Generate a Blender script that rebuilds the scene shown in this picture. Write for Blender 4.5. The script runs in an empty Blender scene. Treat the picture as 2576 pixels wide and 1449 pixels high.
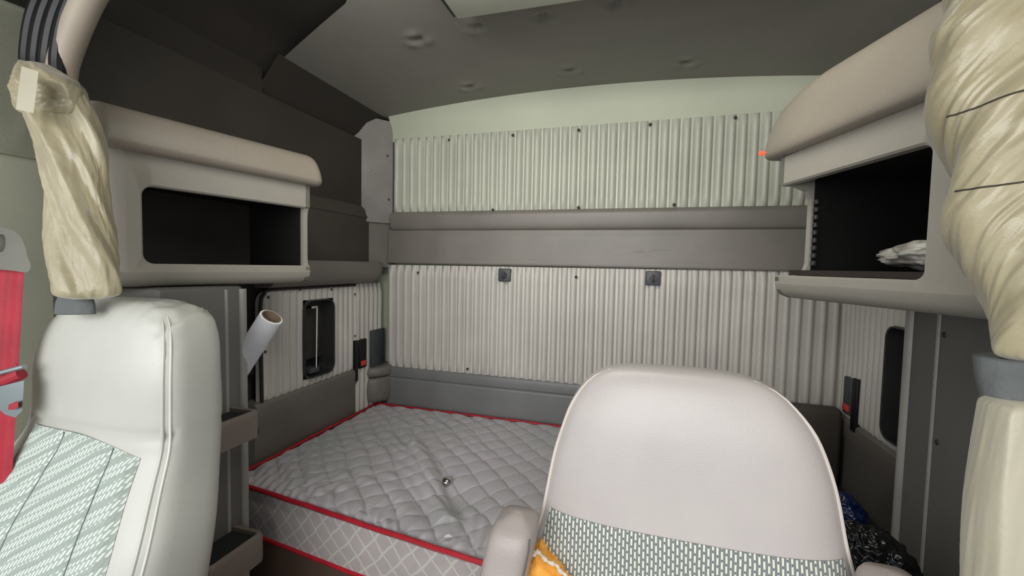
import bpy, bmesh, math, random
from mathutils import Vector, Matrix, noise
random.seed(7)
sc = bpy.context.scene
COL = sc.collection
PI = math.pi

# ------------------------------------------------------------------ camera
CAM = Vector((0, 0, 1.40))
F = 1080.0
R = (Matrix.Rotation(math.radians(16.1), 3, 'Z') @ Matrix.Rotation(math.radians(90 - 2.94), 3, 'X')
     @ Matrix.Rotation(math.radians(1.18), 3, 'Z'))
cd = bpy.data.cameras.new('camera'); cam = bpy.data.objects.new('camera', cd); COL.objects.link(cam)
cam.matrix_world = Matrix.Translation(CAM) @ R.to_4x4()
cd.sensor_width = 36; cd.lens = F / 2576 * 36; cd.clip_start = 0.02
sc.camera = cam

def ray(px, py):
    return R @ Vector(((px - 1288) / F, (724.5 - py) / F, -1.0))
def at_y(px, py, y):
    d = ray(px, py); return CAM + d * (y / d.y)
def at_x(px, py, x):
    d = ray(px, py); return CAM + d * (x / d.x)
def at_z(px, py, z):
    d = ray(px, py); return CAM + d * ((z - CAM.z) / d.z)
def at_d(px, py, dist):
    return CAM + ray(px, py) * dist

# ------------------------------------------------------------------ materials
def lin(c):
    out = []
    for v in c:
        v /= 255.0
        out.append(v / 12.92 if v <= 0.04045 else ((v + 0.055) / 1.055) ** 2.4)
    return (out[0], out[1], out[2], 1)

class NT:
    """small helper for writing node maths"""
    def __init__(s, m):
        s.t = m.node_tree; s.n = s.t.nodes; s.l = s.t.links
    def put(s, inp, v):
        if isinstance(v, (int, float)): inp.default_value = v
        elif isinstance(v, tuple): inp.default_value = v
        else: s.l.new(v, inp)
    def m(s, op, a, b=0.0, c=0.0):
        n = s.n.new('ShaderNodeMath'); n.operation = op
        s.put(n.inputs[0], a); s.put(n.inputs[1], b); s.put(n.inputs[2], c)
        return n.outputs[0]
    def mix(s, f, a, b):
        n = s.n.new('ShaderNodeMix'); n.data_type = 'RGBA'
        s.put(n.inputs[0], f); s.put(n.inputs[6], a); s.put(n.inputs[7], b)
        return n.outputs[2]
    def coord(s):
        n = s.n.new('ShaderNodeTexCoord'); x = s.n.new('ShaderNodeSeparateXYZ')
        s.l.new(n.outputs['Object'], x.inputs[0]); return n.outputs['Object'], x.outputs
    def noise(s, vec, scale, detail=3, rough=0.55):
        n = s.n.new('ShaderNodeTexNoise'); n.inputs['Scale'].default_value = scale
        n.inputs['Detail'].default_value = detail; n.inputs['Roughness'].default_value = rough
        s.l.new(vec, n.inputs['Vector']); return n.outputs['Fac']

def mat(name, c, rough=0.6, c2=None, nscale=6, bump=0.0, bscale=300, metal=0, spec=0.5, sheen=0, coat=0, emit=0, trans=0):
    m = bpy.data.materials.new(name); m.use_nodes = True
    T = NT(m); b = T.n['Principled BSDF']
    vec, xyz = T.coord()
    if c2 is None: c2 = tuple(max(0, v * 0.90) for v in c)
    f = T.noise(vec, nscale)
    f2 = T.m('MULTIPLY_ADD', f, 2.4, -0.7); f2 = T.m('MINIMUM', T.m('MAXIMUM', f2, 0.0), 1.0)
    T.l.new(T.mix(f2, lin(c), lin(c2)), b.inputs['Base Color'])
    b.inputs['Roughness'].default_value = rough; b.inputs['Metallic'].default_value = metal
    b.inputs['Specular IOR Level'].default_value = spec
    b.inputs['Sheen Weight'].default_value = sheen; b.inputs['Coat Weight'].default_value = coat
    if trans: b.inputs['Transmission Weight'].default_value = trans
    if emit:
        b.inputs['Emission Color'].default_value = lin(c); b.inputs['Emission Strength'].default_value = emit
    if bump:
        bn = T.n.new('ShaderNodeBump'); bn.inputs['Strength'].default_value = bump; bn.inputs['Distance'].default_value = 0.002
        T.l.new(T.noise(vec, bscale, 4), bn.inputs['Height']); T.l.new(bn.outputs[0], b.inputs['Normal'])
    return m

M = dict(
    rib_low=mat('ribbed_vinyl_neutral', (198, 193, 186), 0.40, (184, 179, 173), 4, 0.25, 500),
    rib=mat('ribbed_vinyl', (190, 190, 176), 0.42, (176, 176, 163), 4, 0.25, 500),
    cove=mat('cove_vinyl', (184, 187, 166), 0.6, (174, 178, 158), 3, 0.2, 600),
    band=mat('taupe_vinyl', (124, 118, 111), 0.40, (112, 107, 101), 5, 0.3, 500),
    band_light=mat('scuffed_vinyl', (158, 150, 142), 0.5),
    band_cool=mat('cool_grey_vinyl', (121, 121, 121), 0.42, (110, 110, 110), 5, 0.3, 500),
    wallshade=mat('shaded_wall_vinyl', (54, 48, 43), 0.6, (46, 41, 37), 5, 0.3, 500),  # base colour lowered to carry the shade above the left cabinet
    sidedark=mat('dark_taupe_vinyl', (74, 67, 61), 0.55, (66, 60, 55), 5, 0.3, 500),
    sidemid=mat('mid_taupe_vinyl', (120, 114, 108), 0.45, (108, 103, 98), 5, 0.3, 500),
    headliner=mat('headliner_vinyl', (140, 136, 128), 0.6, (130, 127, 120), 3, 0.4, 700),
    roof=mat('cab_roof_lining', (46, 40, 34), 0.8, (40, 35, 30), 4, 0.3, 700),
    corner=mat('corner_trim', (142, 136, 132), 0.5, (128, 122, 119), 8, 0.2, 500),
    cab=mat('cabinet_moulding', (160, 154, 144), 0.45, (148, 143, 134), 3, 0.35, 420),
    pad=mat('padded_vinyl', (150, 140, 127), 0.40, (138, 129, 118), 3, 0.35, 420),
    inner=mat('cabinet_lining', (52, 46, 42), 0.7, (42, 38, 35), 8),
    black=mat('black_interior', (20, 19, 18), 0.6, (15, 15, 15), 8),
    tray=mat('black_tray', (26, 28, 28), 0.7, (18, 20, 20), 8),
    closet=mat('closet_panel', (104, 101, 98), 0.5, (94, 92, 89), 4, 0.35, 500),
    closettrim=mat('closet_trim', (150, 147, 142), 0.4, (135, 132, 128), 6),
    traytrim=mat('tray_moulding', (122, 110, 102), 0.45, (108, 98, 91), 4, 0.3, 500),
    seat=mat('seat_vinyl_cool', (192, 191, 183), 0.32, (182, 181, 174), 5, 0.2, 520),
    seat2=mat('seat_vinyl_warm', (184, 176, 172), 0.32, (174, 166, 163), 5, 0.22, 520),
    thread=mat('light_thread', (225, 222, 212), 0.7),
    channel=mat('channel_seam_thread', (104, 116, 116), 0.9),
    piping=mat('pale_piping', (214, 204, 196), 0.5),
    arm=mat('armrest_vinyl', (166, 155, 150), 0.42, (154, 144, 140), 6, 0.3, 300),
    armdark=mat('armrest_side_vinyl', (92, 88, 88), 0.5),
    foam=mat('orange_foam', (245, 180, 80), 0.9, (225, 140, 40), 40, 0.8, 120),
    fray=mat('frayed_backing', (225, 212, 196), 0.9, (190, 175, 160), 60, 0.8, 150),
    curtain=mat('curtain_fabric', (166, 156, 128), 0.33, (150, 139, 110), 9, 0.25, 120, sheen=0.3),
    curtain2=mat('curtain_lower_fabric', (178, 171, 150), 0.45, (166, 159, 138), 6, 0.25, 120, sheen=0.3),
    tie=mat('tie_band', (96, 99, 98), 0.8, (84, 87, 87), 20, 0.5, 200),
    seam=mat('dark_seam', (60, 56, 46), 0.9),
    red=mat('red_piping', (178, 26, 42), 0.5, (150, 20, 34), 20),
    belt=mat('red_webbing', (172, 34, 52), 0.6, (150, 28, 44), 20, 0.6, 500),
    plastic=mat('belt_plastic', (104, 101, 92), 0.5),
    metal=mat('brushed_steel', (150, 158, 160), 0.35, metal=0.7),
    chrome=mat('chrome', (215, 212, 205), 0.15, metal=1.0),
    bolt=mat('dark_fastener', (44, 38, 36), 0.5),
    frame=mat('porthole_frame', (48, 48, 48), 0.4),
    latch=mat('latch_plastic', (72, 76, 78), 0.5, (60, 64, 66), 20),
    rubber=mat('black_rail', (14, 13, 15), 0.5),
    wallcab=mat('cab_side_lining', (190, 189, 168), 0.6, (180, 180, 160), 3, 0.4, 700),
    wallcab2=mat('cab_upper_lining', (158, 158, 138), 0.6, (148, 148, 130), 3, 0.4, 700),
    tube=mat('padded_tube', (172, 160, 144), 0.5, (160, 148, 134), 8),
    paper=mat('white_paper', (240, 240, 244), 0.85, (226, 226, 232), 12, 0.3, 200),
    card=mat('cardboard', (158, 138, 116), 0.9, (138, 118, 98), 30),
    floor=mat('floor_carpet', (52, 42, 36), 0.95, (40, 33, 29), 20, 0.8, 300),
    base=mat('bunk_base_wood', (96, 74, 60), 0.75, (80, 62, 50), 8, 0.3, 200),
    lamp=mat('red_lamp', (255, 50, 30), 0.4, emit=3),
    redbtn=mat('red_button', (225, 70, 55), 0.5),
    console=mat('console_moulding', (196, 198, 180), 0.5, (186, 188, 172), 4),
    plasticbag=mat('black_plastic', (14, 14, 15), 0.18, (22, 22, 23), 10, 0.5, 60),
    bluebag=mat('blue_plastic', (22, 44, 96), 0.25, (12, 20, 44), 14, 0.4, 50),
    wrap=mat('plastic_wrapped_white', (208, 204, 196), 0.25, (120, 112, 104), 22, 0.5, 60),
    tapmetal=mat('perforated_strip', (24, 23, 22), 0.4, (50, 48, 46), 120),
    seatbase=mat('seat_base', (45, 45, 47), 0.6),
)
gl = mat('porthole_glass', (16, 18, 20), 0.08, (10, 11, 12), 5); M['glass'] = gl

# patterned cloths
def stripes_mat():
    m = bpy.data.materials.new('striped_cloth'); m.use_nodes = True; T = NT(m); b = T.n['Principled BSDF']
    vec, o = T.coord(); u = T.m('ADD', T.m('DIVIDE', o[0], 0.0057), 200.0); v = o[2]
    wob = T.m('MULTIPLY', T.m('SUBTRACT', T.noise(vec, 9), 0.5), 0.8); u = T.m('ADD', u, wob)
    t = T.m('FRACT', u); k = T.m('FLOOR', u)
    def inside(x, a, c):
        return T.m('MULTIPLY', T.m('GREATER_THAN', x, a), T.m('LESS_THAN', x, c))
    d = T.m('ADD', inside(t, 0.02, 0.15), inside(t, 0.27, 0.40))
    ph = T.m('FRACT', T.m('ADD', T.m('DIVIDE', v, 0.0125), T.m('MULTIPLY', k, 0.36)))
    bar = T.m('MULTIPLY', inside(t, 0.50, 0.93), inside(ph, 0.0, 0.70))
    dot = T.m('MULTIPLY', inside(t, 0.58, 0.86), inside(ph, 0.76, 0.94))
    base = T.mix(bar, lin((142, 146, 143)), lin((212, 210, 192)))
    base = T.mix(T.m('MINIMUM', T.m('ADD', d, dot), 1.0), base, lin((80, 88, 93)))
    T.l.new(base, b.inputs['Base Color']); b.inputs['Roughness'].default_value = 0.9
    b.inputs['Sheen Weight'].default_value = 0.2
    return m
def slant_mat():
    m = bpy.data.materials.new('woven_green_cloth'); m.use_nodes = True; T = NT(m); b = T.n['Principled BSDF']
    vec, o = T.coord(); wob = T.m('MULTIPLY', T.m('SUBTRACT', T.noise(vec, 14), 0.5), 0.5)
    u = T.m('ADD', T.m('ADD', T.m('DIVIDE', T.m('ADD', o[0], T.m('MULTIPLY', o[2], -0.40)), 0.0062), 300.0), wob)
    k = T.m('FLOOR', u); t = T.m('FRACT', u)
    ph = T.m('FRACT', T.m('ADD', T.m('DIVIDE', o[2], 0.0145), T.m('MULTIPLY', k, -0.27)))
    dash = T.m('MULTIPLY', T.m('GREATER_THAN', t, 0.50), T.m('LESS_THAN', ph, 0.72))
    dg = T.m('FRACT', T.m('ADD', T.m('DIVIDE', T.m('ADD', o[2], T.m('MULTIPLY', o[0], -0.62)), 0.036), wob))
    dgm = T.m('LESS_THAN', dg, 0.30)
    base = T.mix(dash, lin((160, 170, 163)), lin((216, 222, 212)))
    base = T.mix(T.m('MULTIPLY', dgm, 0.85), base, lin((150, 160, 152)))
    T.l.new(base, b.inputs['Base Color']); b.inputs['Roughness'].default_value = 0.9
    return m
def quilt_side_mat():
    m = bpy.data.materials.new('mattress_side_cloth'); m.use_nodes = True; T = NT(m); b = T.n['Principled BSDF']
    vec, o = T.coord(); s = T.m('ADD', o[0], T.m('MULTIPLY', o[1], 1.0))
    s = T.m('ADD', s, T.m('MULTIPLY', T.m('SUBTRACT', T.noise(vec, 18), 0.5), 0.02))
    z = T.m('MULTIPLY', o[2], 0.85)
    def line(q):
        f = T.m('ABSOLUTE', T.m('SUBTRACT', T.m('FRACT', T.m('ADD', T.m('DIVIDE', q, 0.052), 50.0)), 0.5))
        return T.m('GREATER_THAN', f, 0.435)
    w = T.m('MINIMUM', T.m('ADD', line(T.m('ADD', s, z)), line(T.m('SUBTRACT', s, z))), 1.0)
    nz = T.noise(vec, 30)
    base = T.mix(nz, lin((176, 166, 164)), lin((160, 152, 150)))
    base = T.mix(T.m('MULTIPLY', w, 0.8), base, lin((192, 189, 182)))
    T.l.new(base, b.inputs['Base Color']); b.inputs['Roughness'].default_value = 0.85
    bn = T.n.new('ShaderNodeBump'); bn.inputs['Strength'].default_value = 0.5; bn.inputs['Distance'].default_value = 0.004; bn.invert = True
    T.l.new(w, bn.inputs['Height']); T.l.new(bn.outputs[0], b.inputs['Normal'])
    return m
def quilt_top_mat():
    m = bpy.data.materials.new('mattress_top_cloth'); m.use_nodes = True; T = NT(m); b = T.n['Principled BSDF']
    vec, o = T.coord()
    f = T.m('MINIMUM', T.m('MAXIMUM', T.m('MULTIPLY_ADD', T.noise(vec, 3), 2.6, -0.8), 0.0), 1.0)
    base = T.mix(f, lin((176, 168, 175)), lin((160, 160, 160)))
    ao = T.n.new('ShaderNodeAmbientOcclusion'); ao.inputs['Distance'].default_value = 0.02
    T.l.new(base, b.inputs['Base Color']); b.inputs['Roughness'].default_value = 0.6
    b.inputs['Sheen Weight'].default_value = 0.3
    bn = T.n.new('ShaderNodeBump'); bn.inputs['Strength'].default_value = 0.5; bn.inputs['Distance'].default_value = 0.003
    T.l.new(T.noise(vec, 45, 5), bn.inputs['Height']); T.l.new(bn.outputs[0], b.inputs['Normal'])
    T.n.remove(ao)
    return m
M['stripe'] = stripes_mat(); M['slant'] = slant_mat(); M['mside'] = quilt_side_mat(); M['mtop'] = quilt_top_mat()

# ------------------------------------------------------------------ object helpers
def off(parent):
    v = Vector((0, 0, 0))
    while parent is not None:
        v = v + parent.location; parent = parent.parent
    return v
def O(name, V, Fc, m, parent=None, smooth=True, sharp=35):
    me = bpy.data.meshes.new(name); p = off(parent)
    me.from_pydata([Vector(v) - p for v in V], [], Fc); me.validate()
    bm = bmesh.new(); bm.from_mesh(me)
    bmesh.ops.recalc_face_normals(bm, faces=bm.faces)
    if smooth:
        lim = math.radians(sharp)
        for f in bm.faces: f.smooth = True
        for e in bm.edges:
            if len(e.link_faces) == 2 and e.calc_face_angle(0) > lim: e.smooth = False
    bm.to_mesh(me); bm.free()
    me.materials.append(M[m])
    o = bpy.data.objects.new(name, me); COL.objects.link(o)
    if parent is not None: o.parent = parent
    return o
def tag(o, label, cat, group=None):
    o['label'] = label; o['category'] = cat
    if group: o['group'] = group
    return o
def thing(name, loc, label, cat, group=None):
    o = bpy.data.objects.new(name, None); COL.objects.link(o); o.location = loc; o.empty_display_size = 0.05
    return tag(o, label, cat, group)
def struct(o):
    o['kind'] = 'structure'; return o

class B:
    """collects geometry for one mesh"""
    def __init__(s): s.V = []; s.F = []
    def add(s, V, Fc):
        k = len(s.V); s.V += [Vector(v) for v in V]; s.F += [tuple(i + k for i in f) for f in Fc]; return s
    def box(s, lo, hi, bev=0.0, seg=2):
        bm = bmesh.new(); bmesh.ops.create_cube(bm, size=1)
        lo = Vector(lo); hi = Vector(hi)
        for v in bm.verts:
            v.co = Vector([(lo[i] + hi[i]) / 2 + v.co[i] * (hi[i] - lo[i]) for i in range(3)])
        if bev: bmesh.ops.bevel(bm, geom=bm.edges[:], offset=bev, segments=seg, affect='EDGES', profile=0.5)
        bm.verts.index_update()
        s.add([v.co.copy() for v in bm.verts], [[v.index for v in f.verts] for f in bm.faces]); bm.free(); return s
    def grid(s, rows, closed=False, cap=False):
        n = len(rows[0]); V = [p for r in rows for p in r]; Fc = []
        for i in range(len(rows) - 1):
            for j in range(n if closed else n - 1):
                a = i * n + j; b = i * n + (j + 1) % n
                Fc.append((a, b, b + n, a + n))
        if cap:
            Fc.append(tuple(range(n))[::-1]); k = (len(rows) - 1) * n; Fc.append(tuple(range(k, k + n)))
        return s.add(V, Fc)
    def tube(s, pts, r, n=8, cap=True):
        rows = []; pts = [Vector(p) for p in pts]
        up = Vector((0.3, 0.5, 0.8)).normalized()
        for i, p in enumerate(pts):
            t = (pts[min(i + 1, len(pts) - 1)] - pts[max(i - 1, 0)]).normalized()
            a = t.cross(up)
            if a.length < 1e-3: a = t.cross(Vector((1, 0, 0)))
            a.normalize(); c = t.cross(a); up = -c if (-c).dot(up) > 0 else c
            rr = r(i / max(1, len(pts) - 1)) if callable(r) else r
            rows.append([p + a * math.cos(2 * PI * k / n) * rr + c * math.sin(2 * PI * k / n) * rr for k in range(n)])
        return s.grid(rows, True, cap)
    def prism(s, poly, d):
        """flat polygon extruded by vector d"""
        n = len(poly); d = Vector(d); V = [Vector(p) for p in poly] + [Vector(p) + d for p in poly]
        Fc = [tuple(range(n))[::-1], tuple(range(n, 2 * n))] + [(i, (i + 1) % n, (i + 1) % n + n, i + n) for i in range(n)]
        return s.add(V, Fc)
    def dome(s, c, nrm, r, h, n=14):
        c = Vector(c); nrm = Vector(nrm).normalized(); a = nrm.orthogonal().normalized(); b = nrm.cross(a); rows = []
        for q in range(5):
            t = q / 4 * PI / 2
            rr = r * math.cos(t) + 1e-5; hh = h * math.sin(t)
            rows.append([c + nrm * hh + (a * math.cos(2 * PI * k / n) + b * math.sin(2 * PI * k / n)) * rr for k in range(n)])
        return s.grid(rows, True, True)
    def make(s, name, m, parent=None, **k): return O(name, s.V, s.F, m, parent, **k)

def lerp(a, b, t): return a + (b - a) * t
def cat(keys, t):
    """smooth interpolation through rows of numbers; keys = [(t, v0, v1, ...)]"""
    if t <= keys[0][0]: return list(keys[0][1:])
    if t >= keys[-1][0]: return list(keys[-1][1:])
    for i in range(len(keys) - 1):
        if keys[i][0] <= t <= keys[i + 1][0]: break
    k0 = keys[max(i - 1, 0)]; k1 = keys[i]; k2 = keys[i + 1]; k3 = keys[min(i + 2, len(keys) - 1)]
    h = k2[0] - k1[0]; u = (t - k1[0]) / h; out = []
    for j in range(1, len(k1)):
        m1 = (k2[j] - k0[j]) / max(1e-9, k2[0] - k0[0]); m2 = (k3[j] - k1[j]) / max(1e-9, k3[0] - k1[0])
        out.append((2*u**3 - 3*u**2 + 1) * k1[j] + (u**3 - 2*u**2 + u) * h * m1 + (-2*u**3 + 3*u**2) * k2[j] + (u**3 - u**2) * h * m2)
    return out
def pw(v, e): return math.copysign(abs(v) ** e, v)
def smooth(pts, n=6, closed=False):
    pts = [Vector(p) for p in pts]; keys = [(i, *p) for i, p in enumerate(pts)]
    if closed: keys = [(i - 1, *pts[(i - 1) % len(pts)]) for i in range(len(pts) + 3)]; N = len(pts)
    else: N = len(pts) - 1
    r = [Vector(cat(keys, i / n)) for i in range(N * n + (0 if closed else 1))]
    return r
def rrect(w, h, r, n=6):
    """rounded rectangle outline, centred, 2-D"""
    out = []
    for cx, cy, a0 in ((w/2 - r, h/2 - r, 0), (-w/2 + r, h/2 - r, 90), (-w/2 + r, -h/2 + r, 180), (w/2 - r, -h/2 + r, 270)):
        for k in range(n + 1):
            a = math.radians(a0 + 90 * k / n); out.append((cx + r * math.cos(a), cy + r * math.sin(a)))
    return out

# ------------------------------------------------------------------ room dimensions
D = 1.92; XL = -1.25; XR = 0.76
def zc(x): return 1.40 + 0.775 - 0.058 * (x + 0.22) ** 2

# shell
struct(B().box((-1.5, -1.0, -0.05), (1.0, 2.1, 0.0)).make('floor', 'floor', smooth=False))
struct(B().box((-1.45, D + 0.05, 0), (0.95, D + 0.10, 2.22)).make('wall_back', 'cove', smooth=False))
wl = struct(B().box((-1.38, 0.98, 0), (-1.32, D + 0.05, 2.3)).make('wall_left', 'sidedark', smooth=False))  # shadow above the cabinet is put into this darker vinyl colour
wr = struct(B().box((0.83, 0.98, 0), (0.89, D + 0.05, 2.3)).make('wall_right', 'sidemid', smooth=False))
# headliner with pulled-in tufts
tuft_px = [(1050, 100), (1202, 68), (1366, 42), (1552, 10), (1180, 218), (1433, 178), (1725, 158)]
tufts = []
for p in tuft_px:
    d = ray(*p); t = 0.77 / d.z
    for _ in range(5): q = CAM + d * t; t = (zc(q.x) - CAM.z) / d.z
    tufts.append(CAM + d * t)
cA = at_z(690, 165, zc(-1.27)); cB = at_z(870, 0, zc(-0.7))
print('ceil', cA, cB)
def yfront(x):
    if x <= cB.x: return lerp(cA.y, cB.y, (x - cA.x) / (cB.x - cA.x))
    if x >= 0.30: return lerp(0.72, 1.27, (x - 0.30) / 0.55)
    return max(0.72, lerp(cB.y, 0.72, (x - cB.x) / 0.4))
rows = []
NX, NY = 260, 170
for i in range(NX + 1):
    x = lerp(-1.27, 0.80, i / NX); row = []
    for j in range(NY + 1):
        y = lerp(D + 0.06, yfront(x), j / NY); z = zc(x)
        for t in tufts:
            dx = (x - t.x); dy = (y - t.y); rr = math.hypot(dx, dy)
            if rr < 0.12:
                z += 0.013 * math.exp(-(rr / 0.017) ** 2) - 0.004 * math.exp(-((rr - 0.035) / 0.02) ** 2) * (1 + 0.6 * math.sin(3 * math.atan2(dy, dx)))
        row.append((x, y, z))
    rows.append(row)
b = B().grid(rows)
top = [[(r[0][0], y, zc(r[0][0]) + 0.045) for y in (r[0][1], r[-1][1])] for r in rows[::10]]
ceil = struct(b.make('ceiling', 'headliner'))
for t in tufts:
    bb = B(); bb.dome((t.x, t.y, t.z + 0.0125), (0, 0, -1), 0.0085, 0.006); bb.make('tuft_button', 'headliner', ceil)
# cab roof in front of the headliner: a darker vault, a step higher
rows = []
for i in range(41):
    x = lerp(-1.40, 0.95, i / 40)
    zz = zc(x) + 0.03 - 0.55 * max(0, (-x - 1.20)) ** 1.0 * 1.2 - 0.55 * max(0, x - 0.70) * 1.2
    rows.append([(x, y, zz - 0.05 * max(0, 0.9 - y)) for y in [lerp(D, -0.55, j / 30) for j in range(31)]])
struct(B().grid(rows).make('trim_1', 'roof'))
# light cove strip above the upper ribbed panel on the back wall
def rib_top(x): return lerp(2.035, 2.018, (x + 1.2) / 1.9)
P = at_y(1000, 352, D); Q = at_y(1930, 285, D)
def upz(x): return lerp(P.z, Q.z, (x - P.x) / (Q.x - P.x))
rows = []
for i in range(61):
    x = lerp(-1.195, 0.80, i / 60); z0 = upz(x); z1 = zc(x) + 0.004
    rows.append([(x, D - 0.004 + 0.040 * (k / 6) ** 2 * 0 - 0.028 * (k / 6) ** 3, lerp(z0 - 0.01, z1, k / 6)) for k in range(7)])
struct(B().grid(rows).make('trim_2', 'cove'))
# side cove between headliner and side wall
for n, s in ((3, -1), (4, 1)):
    xo = -1.322 if s < 0 else 0.832; xi = -1.215 if s < 0 else 0.765
    rows = [[(lerp(xo, xi, k / 5), y, lerp(1.985, zc(xi) + 0.002, (k / 5) ** 0.8)) for k in range(6)] for y in (D + 0.05, 1.5, 1.24)]
    struct(B().grid(rows).make('trim_%d' % n, 'roof' if s < 0 else 'headliner'))

# ------------------------------------------------------------------ ribbed panels
def ribbed(name, org, du, nrm, L, zb, zt, pitch, depth, mat_, parent, hole=None, zcut=None, nz=14, seg=12, phase=0):
    org = Vector(org); du = Vector(du).normalized(); nrm = Vector(nrm).normalized()
    n = int(L / pitch * seg); rows = []
    zs = nz
    V = []; Fc = []
    for i in range(n + 1):
        s = L * i / n
        h = math.sqrt(max(0.0, 1 - (1.38 * (2 * ((s / pitch + phase) % 1.0) - 1)) ** 2))
        for j in range(zs + 1):
            z = lerp(zb(s), zt(s), j / zs)
            e = min(1, min(j, zs - j) / zs * (zt(s) - zb(s)) / 0.012 + 0.15)
            hh = depth * h * e + 0.003 * noise.noise(Vector((s * 9, z * 5, 3)))
            V.append(org + du * s + nrm * hh + Vector((0, 0, z)))
    for i in range(n):
        for j in range(zs):
            a = i * (zs + 1) + j
            c = (V[a] + V[a + zs + 2]) / 2
            if hole and hole((c - org).dot(du), c.z): continue
            Fc.append((a, a + 1, a + zs + 2, a + zs + 1))
    # back board returning to the wall
    bb = B().add(V, Fc)
    k = n * (zs + 1)
    for (a0, a1) in (((0, 1)), ):
        pass
    edge = [V[i * (zs + 1) + zs] for i in range(n + 1)]
    bb.grid([edge, [e - nrm * (e - org).dot(nrm) - nrm * 0.02 for e in edge]])
    edge = [V[i * (zs + 1)] for i in range(n + 1)]
    bb.grid([edge, [e - nrm * (e - org).dot(nrm) - nrm * 0.02 for e in edge]])
    for i0 in (0, n):
        edge = [V[i0 * (zs + 1) + j] for j in range(zs + 1)]
        bb.grid([edge, [e - nrm * 0.02 for e in edge]])
    return bb.make(name, mat_, parent, sharp=50)

# upper back panel
a0 = at_y(1000, 537, D); a1 = at_y(1990, 520, D)
def up_b(x): return lerp(a0.z, a1.z, (x - a0.x) / (a1.x - a0.x))
X0 = at_y(995, 450, D).x
t_up = thing('ribbed_wall_panel', (-0.2, D, 1.75), 'pale green-grey vertically ribbed vinyl panel above the grey band on the back wall', 'wall panel')
ribbed('ribbed_cover', (X0, D - 0.012, 0), (1, 0, 0), (0, -1, 0), 0.80 - X0, lambda s: up_b(X0 + s), lambda s: upz(X0 + s), 0.0415, 0.021, 'rib', t_up)
def fastener(px, py, parent, y=None, x=None, nm='snap_button', r=0.0065):
    if y is not None: p = at_y(px, py, y); nr = (0, -1, 0)
    else: p = at_x(px, py, x); nr = (-1, 0, 0) if x > 0 else (1, 0, 0)
    B().dome(p, nr, r, r * 0.6).make(nm, 'bolt', parent)
for p in ((1130, 352), (1290, 340), (1456, 327), (1636, 313), (1850, 296), (1240, 528), (1455, 522), (1696, 515)):
    fastener(*p, t_up, y=D - 0.030)
# lower back panel
c0 = at_y(985, 672, D); c1 = at_y(1955, 690, D); e0 = at_y(985, 915, D); e1 = at_y(1500, 970, D)
def lo_t(x): return lerp(c0.z, c1.z, (x - c0.x) / (c1.x - c0.x))
def lo_b(x): return lerp(e0.z, e1.z, (x - e0.x) / (e1.x - e0.x))
zlt = (lo_t(-1.2) + lo_t(0.4)) / 2; zlb = (lo_b(-1.2) + lo_b(-0.2)) / 2
t_lo = thing('ribbed_wall_panel', (-0.2, D, 1.2), 'pale grey vertically ribbed vinyl panel between the grey band and the bunk on the back wall', 'wall panel')
X1 = -1.20; X2 = at_y(2112, 900, D).x
ribbed('ribbed_cover', (X1, D - 0.012, 0), (1, 0, 0), (0, -1, 0), X2 - X1, lambda s: lo_b(X1 + s) - 0.01, lambda s: lo_t(X1 + s) + 0.012, 0.0415, 0.021, 'rib_low', t_lo)
for p in ((1052, 686), (1449, 697), (1176, 928)):
    fastener(*p, t_lo, y=D - 0.030)

# vinyl bands on the back wall: cross-section (distance from the wall, z) swept along x
def band(name, prof, x0, x1, m, parent=None, y0=D, tilt=0.0):
    rows = []
    pr = smooth([(0, p[0], p[1]) for p in prof], 5)
    for i in range(25):
        x = lerp(x0, x1, i / 24)
        rows.append([(x, y0 + 0.03 - p.y, p.z + tilt * (x - x0)) for p in pr])
    return B().grid(rows, cap=True).make(name, m, parent, sharp=60)
z_a = (up_b(-1.19) + up_b(0.5)) / 2; dz = (up_b(0.5) - up_b(-1.19)) / 1.69
zb1 = at_y(1500, 580, D).z; zb2 = at_y(1500, 668, D).z
tb = thing('padded_band', (-0.2, D, 1.55), 'long taupe vinyl band between the two ribbed panels of the back wall', 'wall band')
x0b = at_y(992, 600, D).x
zA = up_b(-0.2) + 0.004
band('bolster', [(0.0, zA), (0.045, zA), (0.066, zA - 0.012), (0.070, zA - 0.035), (0.062, zb1 + 0.012), (0.040, zb1 + 0.001), (0.0, zb1)], x0b, 0.80, 'band', tb)
band('flat_panel', [(0.0, zb1 + 0.01), (0.046, zb1 + 0.006), (0.050, zb1 - 0.03), (0.052, (zb1 + zb2) / 2), (0.056, zb2 + 0.03), (0.060, zb2 + 0.004), (0.052, zb2 - 0.008), (0.0, zb2 - 0.008)], x0b - 0.02, 0.80, 'band', tb)
rs = random.Random(4)
for px, py, l in ((1580, 636, 60), (1640, 630, 46), (1600, 633, 16), (1540, 642, 40), (1500, 655, 90)):
    a = at_y(px, py, D - 0.0245); a2 = at_y(px + l, py - 3, D - 0.0245); B().tube([a, a.lerp(a2, 0.5) + Vector((0, 0, 0.001)), a2], 0.0009, 6).make('scuff_mark', 'band_light', tb)
# lower band behind mattress
zf = lo_b(-0.5); zt2 = at_y(1300, 978, D).z
t2 = thing('padded_band', (-0.2, D, 0.85), 'low grey vinyl kick band with a shiny crease behind the mattress', 'wall band')
zk = zf
band('bolster', [(0.0, zk + 0.002), (0.048, zk), (0.058, zk - 0.015), (0.056, zk - 0.05), (0.046, zt2 + 0.012), (0.040, zt2), (0.0, zt2)], -1.19, 0.74, 'band_cool', t2)
band('flat_panel', [(0.0, zt2 + 0.005), (0.042, zt2 + 0.006), (0.060, zt2 - 0.002), (0.062, zt2 - 0.02), (0.062, 0.75), (0.062, 0.58), (0.0, 0.56)], -1.19, 0.74, 'band_cool', t2)
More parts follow.
